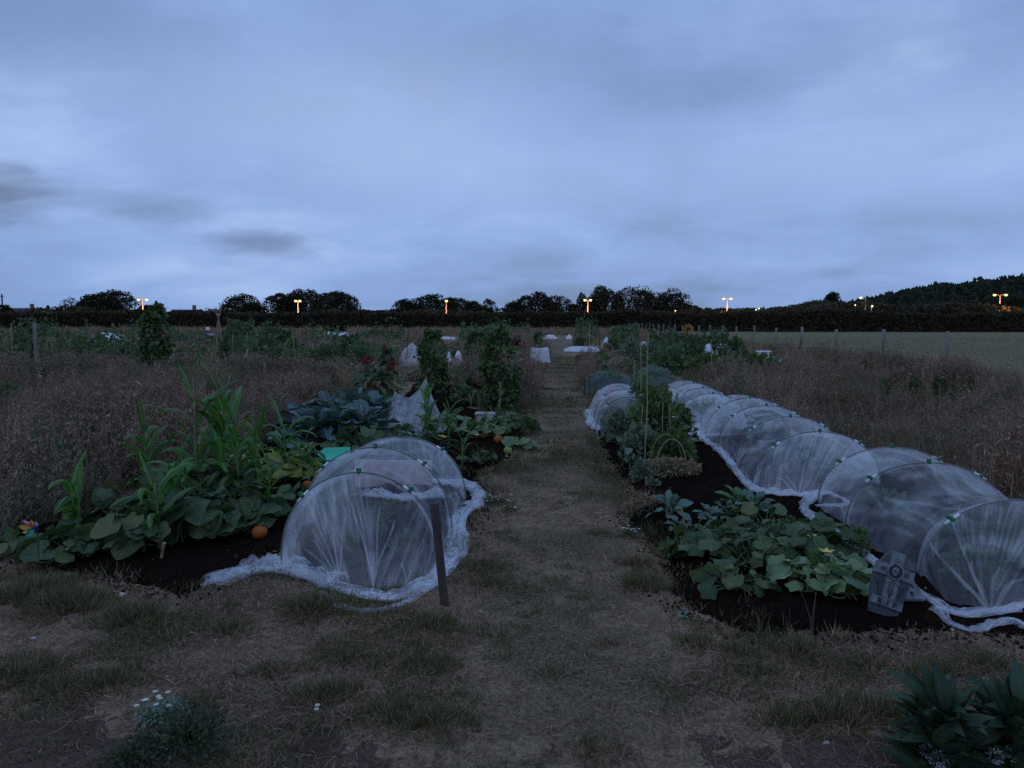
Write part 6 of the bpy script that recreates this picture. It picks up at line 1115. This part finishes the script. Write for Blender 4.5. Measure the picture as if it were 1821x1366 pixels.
    cloth('white_sheet', [(1003, 625), (1068, 626), (1066, 621), (1006, 621)], .16, 'long ruffled white fleece strip right of the path far off', seed=11, amp=.9); cloth('white_heap', [(1071, 617), (1085, 617), (1084, 612), (1072, 612)], .45, 'small rounded white heap right of the ruffled fleece', seed=12); cloth('white_sheet', [(1138, 618.4), (1152, 618.4), (1151, 617.6), (1139, 617.6)], .3, 'narrow white bundle beside the crossed sticks', seed=13)
    cloth('white_sheet', [(968, 603), (990, 603), (989, 600), (969, 600)], .25, 'pale flat sheet far off just right of the path, left one', seed=14); cloth('white_sheet', [(1006, 603), (1018, 603), (1017, 600), (1008, 600)], .25, 'pale flat sheet far off just right of the path, right one', seed=15); cloth('white_sheet', [(1158, 604), (1168, 604), (1167, 600), (1160, 600)], .3, 'small pale sheet far off in front of the fence posts', seed=16)
    cloth('white_sheet', [(1250, 632.2), (1268, 632.8), (1268, 631.2), (1251, 630.8)], .5, 'white cloth drooping over a crop left of the white table', seed=17); cloth('white_sheet', [(1272, 633), (1302, 633.6), (1301, 632), (1273, 631.4)], .5, 'wider white cloth drooping left of the white table', seed=18); cloth('white_sheet', [(775, 603), (812, 604), (810, 601), (778, 600)], .12, 'flat pale sheet on the ground behind the first bean column', seed=19); cloth('white_sheet', [(728, 602), (752, 602), (750, 600), (730, 600)], .12, 'flat pale sheet on the ground left of the first bean column', seed=20)
    cloth('netted_crop_mound', [(1030, 700), (1115, 702), (1135, 690), (1110, 672), (1050, 674)], .30, 'dark green netted mound of crops right of the path', 'netdark', 'netted crop', 21, .6, amp=.5); cloth('netted_crop_mound', [(1120, 688), (1195, 690), (1200, 672), (1130, 668)], .34, 'purple-black netted mound behind the small tunnel', 'netdark', 'netted crop', 22, .6, amp=.5); cloth('dark_netting', [(420, 668), (448, 676), (446, 664), (424, 660)], .16, 'crumpled teal debris net on the ground by the leaning dark stick', 'bluegreen_sheet', 'netting', 23)
    for c_, (px, py, top, hw, m, lab) in enumerate(((1080, 695, 662, 40, 'veg_grey', 'leafy crop under the dark green net'), (1165, 685, 655, 30, 'kale_dark', 'dark crop under the purple-black net'))): bush(px, py, top, hw, lab, m, 300, .09, cat='vegetable plant', group=None)
    cloth('earth_heap', [(330, 603), (385, 604), (380, 596), (345, 595)], 1.0, 'long dark heap of earth or compost behind the tall bean column', 'heap', 'compost heap', 24, amp=.4); cloth('dark_heap', [(540, 597), (560, 597), (558, 594), (543, 594)], .6, 'small dark reddish heap left of the tiny white tents', 'heap', 'compost heap', 25)
    # white draped chair by the path end
    b = G(960, 646); b[2] = 0; r = thing('draped_chair', b, 'white fleece draped over a chair-high frame at the left edge of the path', 'covered frame'); D = float(np.dot(b[:2], FH[:2])); w = 28 / F0 * D; h = Y2Z(b, 619); nn = 24; t = np.linspace(0, 1, nn); rows = []
    per = np.array([(-.5, -.45), (0, -.5), (.5, -.45), (.52, 0), (.5, .45), (0, .5), (-.5, .45), (-.52, 0), (-.5, -.45)]) * [w, w * .8]; pr = smooth_path(np.column_stack([per, np.zeros(9)]), 48)
    for q in np.linspace(0, 1, 10): k = 1 + .18 * q + .07 * np.sin(np.arange(48) * 1.9) * q; P = pr * k[:, None]; P[:, 2] = h * (1 - q) + .02 * np.sin(np.arange(48) * 1.3) * q + .01; rows.append(P)
    rows = [pr * [.0, .0, 1] + [0, 0, h * .97], pr * [.6, .6, 1] + [0, 0, h * .99]] + rows; mb = MB(); mb.add(np.array(rows).reshape(-1, 3), [grid_faces(12, 48)], np.zeros((12 * 48, 2)) + np.random.RandomState(3).rand(12 * 48, 2) * .2); mb.build('fleece_cover', M['fleece'], r, True)
    for s in (-1, 1):
        for q in (-1, 1): mb = MB(); tubes(mb, np.array([[s * w * .48, q * w * .36, 0], [s * w * .48, q * w * .36, h * .96]]), .012, 5); mb.build('leg', M['cane_dark'], r)
    # small white table among crops, wheelbarrow-ish white tub far left, blue sign
    b = G(1357, 652); b[2] = 0; r = thing('white_table', b, 'small white-topped table standing at the edge of the right weeds', 'table'); D = float(np.dot(b[:2], FH[:2])); w = 24 / F0 * D; h = Y2Z(b, 625); mb = MB(); box(mb, (0, 0, h), (w, w * .6, .04)); mb.build('table_top', M['white'], r)
    for s in (-1, 1): mb = MB(); box(mb, (s * w * .3, 0, h / 2 - .01), (.05, w * .5, h - .03)); mb.build('leg', M['white'], r)
    cloth('white_sheet', [(1333, 648), (1388, 648), (1386, 638), (1340, 638)], .16, 'white sheet bunched around the foot of the white-topped table', seed=26, amp=.9)
    b = G(376, 603); b[2] = 0; r = thing('white_tub', b, 'white tub tilted on the end of the dark earth heap', 'tub'); mb = MB(); V = []; a = np.arange(14) * 6.2832 / 14
    for rr, z in ((.18, .25), (.42, .5), (.46, .52), (.40, .48)): V.append(np.stack([np.cos(a) * rr * 1.1, np.sin(a) * rr * .6, np.full(14, z)], 1))
    mb.add(np.concatenate(V), [grid_faces(4, 14, True), np.arange(14)[::-1][None]]); mb.build('tub_body', M['white'], r); mb = MB(); box(mb, (0, 0, .12), (.25, .2, .25)); mb.build('tub_stand', M['black'], r)
    b = G(370, 602); b[2] = 0; r = thing('notice_board', b, 'small pale notice on a post just above the white tub', 'sign'); mb = MB(); box(mb, (0, 0, .95), (.34, .03, .30)); mb.build('panel', M['white'], r); mb = MB(); tubes(mb, np.array([[0, .03, 0], [0, .03, .85]]), .03, 5); mb.build('post', M['cane_dark'], r)
    # flat pale boards and strips on far beds
    for px, py, w_, rz, lab in ((100, 655, 1.4, .1, 'pale board lying at the near edge of the left crops'), (150, 660, 1.0, -.2, 'short pale board right of the first at the left crops'), (225, 655, .6, .3, 'broken white board pieces left of the tall bean column'), (110, 603, 2.6, .05, 'thin white plank on a far left bed'), (75, 592, 2.2, 0, 'white flat sheet on a dark box far left'), (670, 640, 1.6, -.05, 'dark-edged board left of the milky dome'), (560, 656, 2.6, .1, 'grey slab strip across the grass left of the sunflowers'), (1700, 745, .9, .15, 'thin pale batten on the ground at the right edge'), (1790, 745, 1.1, -.1, 'second thin batten nearer the right edge'), (1815, 728, .5, 0, 'white board end cut by the right edge'), (1215, 792, .5, 0, 'pale batten at the foot of the far right tunnel'), (1220, 628, .8, 0, 'small pale board between crops near the fence')):
        b = B(px, py); mb = MB(); box(mb, (0, 0, .03), (w_, .10, .03), rz); r = mb.build('loose_board', M['plank'], label=lab, cat='board', group='loose boards and strips'); r.location = tuple(b)
    # canes, sticks, posts
    for a in ((66, 655, 61, 574, .07, 'post', 'leaning wooden post among crops at the far left', 'wooden_post', 'post'), (22, 660, 20, 575, .02, 'cane', 'thin pale cane near the left edge', 'cane', 'cane'), (131, 607, 133, 597, .03, 'cane', 'short white-ish stick left of the crumpled white sheet', 'cane', 'cane'), (183, 635, 182, 592, .018, 'cane', 'thin cane in front of the crumpled white sheet', 'cane', 'cane'), (165, 612, 166, 594, .03, 'post', 'short dark post left of the crumpled sheet', 'wooden_post', 'post'),
              (109, 668, 110, 648, .05, 'post', 'short grey post at the near edge of the left crops', 'wooden_post', 'post'), (176, 598, 160, 576, .03, 'post', 'thin far stake behind the crumpled sheet', 'wooden_post', 'post'), (204, 592, 202, 575, .04, 'post', 'left of two far stakes below the orange lamp', 'wooden_post', 'post'), (213, 592, 212, 575, .04, 'post', 'right of two far stakes below the orange lamp', 'wooden_post', 'post'),
              (414, 650, 414, 594, .014, 'cane', 'upright cane right of the wigwam, nearest to it', 'cane', 'cane'), (438, 655, 439, 592, .014, 'cane', 'upright cane in the middle of the green bushes', 'cane', 'cane'), (478, 638, 478, 566, .014, 'cane_dark', 'dark tall thin stick above the left crops', 'cane', 'cane'), (527, 660, 521, 597, .014, 'cane', 'pale thin cane leaning left among bright green crops', 'cane', 'cane'), (539, 640, 537, 556, .018, 'cane_dark', 'dark long stick under the second lamp', 'cane', 'cane'), (551, 645, 542, 575, .014, 'cane_dark', 'thin dark stick leaning left near the second lamp', 'cane', 'cane'), (494, 655, 512, 604, .012, 'cane', 'slanting cane leaning right over dark soil', 'cane', 'cane'),
              (471, 688, 470, 645, .035, 'post', 'short pale square post before the low crops', 'wooden_post', 'post'), (430, 678, 426, 648, .04, 'cane_dark', 'short black post beside the teal net', 'wooden_post', 'post'), (722, 652, 727, 588, .022, 'cane_dark', 'crooked dark pole standing before the milky dome', 'pole', 'pole'), (865, 735, 866, 672, .010, 'cane', 'thin cane left of the broad bean column', 'cane', 'cane'), (888, 745, 890, 680, .010, 'cane', 'pale cane at the foot of the broad bean column', 'cane', 'cane'), (936, 712, 937, 660, .022, 'cane_dark', 'grey stake in the reddish weeds left of the path', 'wooden_post', 'post'),
              (1049, 655, 1048, 575, .02, 'cane', 'tall pale cane right of the ruffled fleece', 'cane', 'cane'), (1067, 625, 1065, 582, .028, 'cane_dark', 'tall dark stick behind the ruffled fleece', 'cane', 'cane'), (1041, 620, 1040, 584, .02, 'cane_dark', 'short twiggy stick left of the tall pale cane', 'cane', 'cane'), (1039, 705, 1040, 672, .02, 'cane_dark', 'dark short stake at the left of the green netted mound', 'wooden_post', 'post'), (1048, 705, 1048, 668, .012, 'cane_dark', 'thin dark stake in front of the green netted mound', 'cane', 'cane'),
              (1083, 760, 1083, 688, .008, 'pink', 'thin pinkish rod stuck in the small tunnel', 'cane', 'cane'), (1139, 800, 1140, 607, .008, 'cane', 'long cane at the left of the runner beans', 'cane', 'cane'), (1147, 845, 1153, 600, .008, 'cane', 'tallest cane crossing in front of the runner beans', 'cane', 'cane'), (1142, 830, 1142, 720, .007, 'cane', 'short cane just left of the tallest cane', 'cane', 'cane'), (1180, 830, 1178, 715, .006, 'cane', 'thin cane in the middle of the runner beans', 'cane', 'cane'), (1190, 830, 1191, 718, .006, 'cane', 'thin cane just right of the middle of the runner beans', 'cane', 'cane'), (1231, 842, 1231, 728, .006, 'cane', 'lone cane between the runner beans and far tunnel', 'cane', 'cane'), (1212, 795, 1203, 700, .007, 'cane_dark', 'dark slanting cane at the right of the runner beans', 'cane', 'cane'), (1125, 760, 1128, 640, .007, 'cane', 'cane behind the small tunnel and beans', 'cane', 'cane'),
              (1268, 690, 1264, 604, .012, 'cane', 'upright cane behind the far right tunnel', 'cane', 'cane'), (1283, 680, 1284, 625, .010, 'cane', 'short cane right of the upright cane behind the far tunnel', 'cane', 'cane'), (1352, 642, 1353, 600, .018, 'cane', 'upright stick just behind the white-topped table', 'cane', 'cane'), (1349, 642, 1356, 602, .018, 'cane', 'slanting stick just behind the white-topped table', 'cane', 'cane'), (1419, 640, 1424, 604, .03, 'cane_dark', 'dark knobbly stick before the pasture fence', 'cane', 'cane'), (1640, 715, 1641, 655, .009, 'cane', 'thin cane left of the tomato bush', 'cane', 'cane'), (1738, 716, 1740, 668, .009, 'cane', 'cane with orange foot at the dark squash mound', 'cane', 'cane'), (1702, 700, 1702, 664, .008, 'cane', 'thin cane behind the dark squash mound, left one', 'cane', 'cane'), (1718, 700, 1719, 668, .008, 'cane', 'thin cane behind the dark squash mound, right one', 'cane', 'cane'), (1658, 700, 1657, 660, .008, 'cane', 'short cane beside the tomato bush', 'cane', 'cane')):
        stick(*a[:7], name=a[7], cat=a[8])
    # wigwams of canes
    for px, py, top, hw, n, m_, lab, tie in ((392, 672, 541, 22, 6, 'cane', 'cane wigwam tied with purple cord at the left', True), (1190, 640, 570, 9, 6, 'cane_dark', 'dark wigwam of crossed sticks with forked tips before the fence', False), (485, 640, 580, 12, 5, 'cane_dark', 'thin dark stick wigwam over the left crops', False)):
        b = B(px, py); D = float(np.dot(b[:2], FH[:2])); h = Y2Z(b, top); w = hw / F0 * D; r = thing('cane_wigwam', b, lab, 'cane wigwam', 'cane wigwams')
        for k in range(n): a = k * 6.28 / n + .5; mb = MB(); tubes(mb, np.array([[math.cos(a) * w, math.sin(a) * w, 0], [0, 0, h * .80], [-math.cos(a) * w * .3, -math.sin(a) * w * .3, h * rs.uniform(.92, 1.02)]]), .012, 5); mb.build('cane', M[m_], r)
        mb = MB(); a = np.linspace(0, 6.28, 14); tubes(mb, np.stack([np.cos(a) * .045, np.sin(a) * .045, np.full(14, h * (.86 if tie else .78))], 1), .014, 5); mb.build('tie', M['lilac' if tie else 'cane_dark'], r)
        if tie: P, d = inell(500, (w * .5, 0, h * .3), (w * .35, w * .3, h * .36), .2); mb = MB(); stamp(mb, T_HEART, P, frames(d, rs.rand(500) * 6), .1 * rs.uniform(.6, 1.2, 500)); mb.build('foliage', M['veg_mid'], r)
    # bent arches
    def arc(px0, py0, px1, py1, top, rad, mat, lab, skew=0):
        a, b = G(px0, py0), G(px1, py1); c = (a + b) / 2; h = Y2Z(c, top); t = np.linspace(0, math.pi, 20); P = c + np.outer(-np.cos(t), (b - a) / 2); P[:, 2] = h * np.sin(t) ** .8; mb = MB(); tubes(mb, P, rad, 6); mb.build('bent_hoop', M[mat], None, True, label=lab, cat='hoop', group='bent hoops', loc=c)
    arc(1155, 842, 1213, 845, 772, .006, 'cane', 'pale bent hoop over the leafy plant below the runner beans, rear one'); arc(1166, 850, 1222, 852, 781, .006, 'cane', 'pale bent hoop below the runner beans, front one'); arc(1446, 960, 1480, 990, 919, .005, 'black', 'black bent wire hoop between cucumbers and net')
    b = G(1219, 972); D = float(np.dot(b[:2], FH[:2])); P = [AT(x, y, D) for x, y in ((1219, 974), (1218, 950), (1216, 925), (1213, 908), (1208, 902), (1204, 906))]; mb = MB(); tubes(mb, smooth_path(P, 18), .0055, 7); mb.build('bent_cane', M['cane'], None, True, label='pale cane with a hooked top standing by the young kale', cat='cane', loc=b)
    # cane ladder trellis in the right weeds
    b = B(1575, 712); D = float(np.dot(b[:2], FH[:2])); r = thing('stick_trellis', b, 'pale stick ladder trellis in the right-hand weeds', 'trellis')
    for px in (1566, 1588): e = AT(px, 645, D) - b; q = AT(px, 712, D) - b; mb = MB(); tubes(mb, np.array([q, e]), .006, 5); mb.build('upright', M['dry_pale'], r)
    for k, py in enumerate((648, 660, 670, 682)): mb = MB(); tubes(mb, np.array([AT(1560, py, D) - b, AT(1592, py + 3, D) - b]), .005, 5); mb.build('rung', M['dry_pale'], r)
    # pulled-up root lying on the soil
    P = [G(292, 965, .14), G(290, 975, .10), G(288, 985, .06), G(285, 1000, .01), G(270, 1008, .01), G(235, 1007, .012)]; mb = MB(); tubes(mb, smooth_path(P, 20), np.linspace(.013, .003, 20), 7); mb.build('dry_maize_root', M['cane'], None, True, label='pale dried stalk base trailing on soil below the second maize', cat='dried stalk')
    b = G(1215, 1100); mb = MB(); P, d = inell(18, b + [0, 0, .02], (.02, .02, .02), .4); stamp(mb, T_OVAL, P, frames(d), .02); mb.build('seedling', M['teal'], label='tiny blue-green seedling at the front edge of the right bed', cat='seedling', loc=b)
    for k, (px, py, rr, lab) in enumerate(((855, 1087, .009, 'small white stone on the path just right of the dark post'), (1157, 1272, .007, 'white pebble low on the path'), (1196, 1277, .006, 'white pebble right of the other low on the path'), (1470, 1332, .011, 'pale stone in the bottom right soil'), (60, 1135, .012, 'pale curled leaf on the ground at the left'), (1694, 1121, .010, 'small pale stone below the nearest right tunnel'))):
        c = B(px, py); mb = MB(); blob(mb, c + [0, 0, rr * .4], (rr * 1.3, rr, rr * .6), k + 3, 10, 7, .35, 2); mb.build('stone', M['plank'], label=lab, cat='stone', group='small pale stones', loc=c)
M['weed_near'] = leaf_mat('near_weed_leaf', [(.03, .045, .025), (.05, .07, .035), (.07, .085, .045)], .7, .15)
M['kale_near'] = leaf_mat('comfrey_leaf', [(.025, .05, .03), (.035, .07, .04), (.05, .09, .05)], .6, .12, None, .2, ('mid', (.09, .13, .08), .6, .05))
M['deadstem'] = M['cane']
build_tunnels(); build_plants(); build_things()
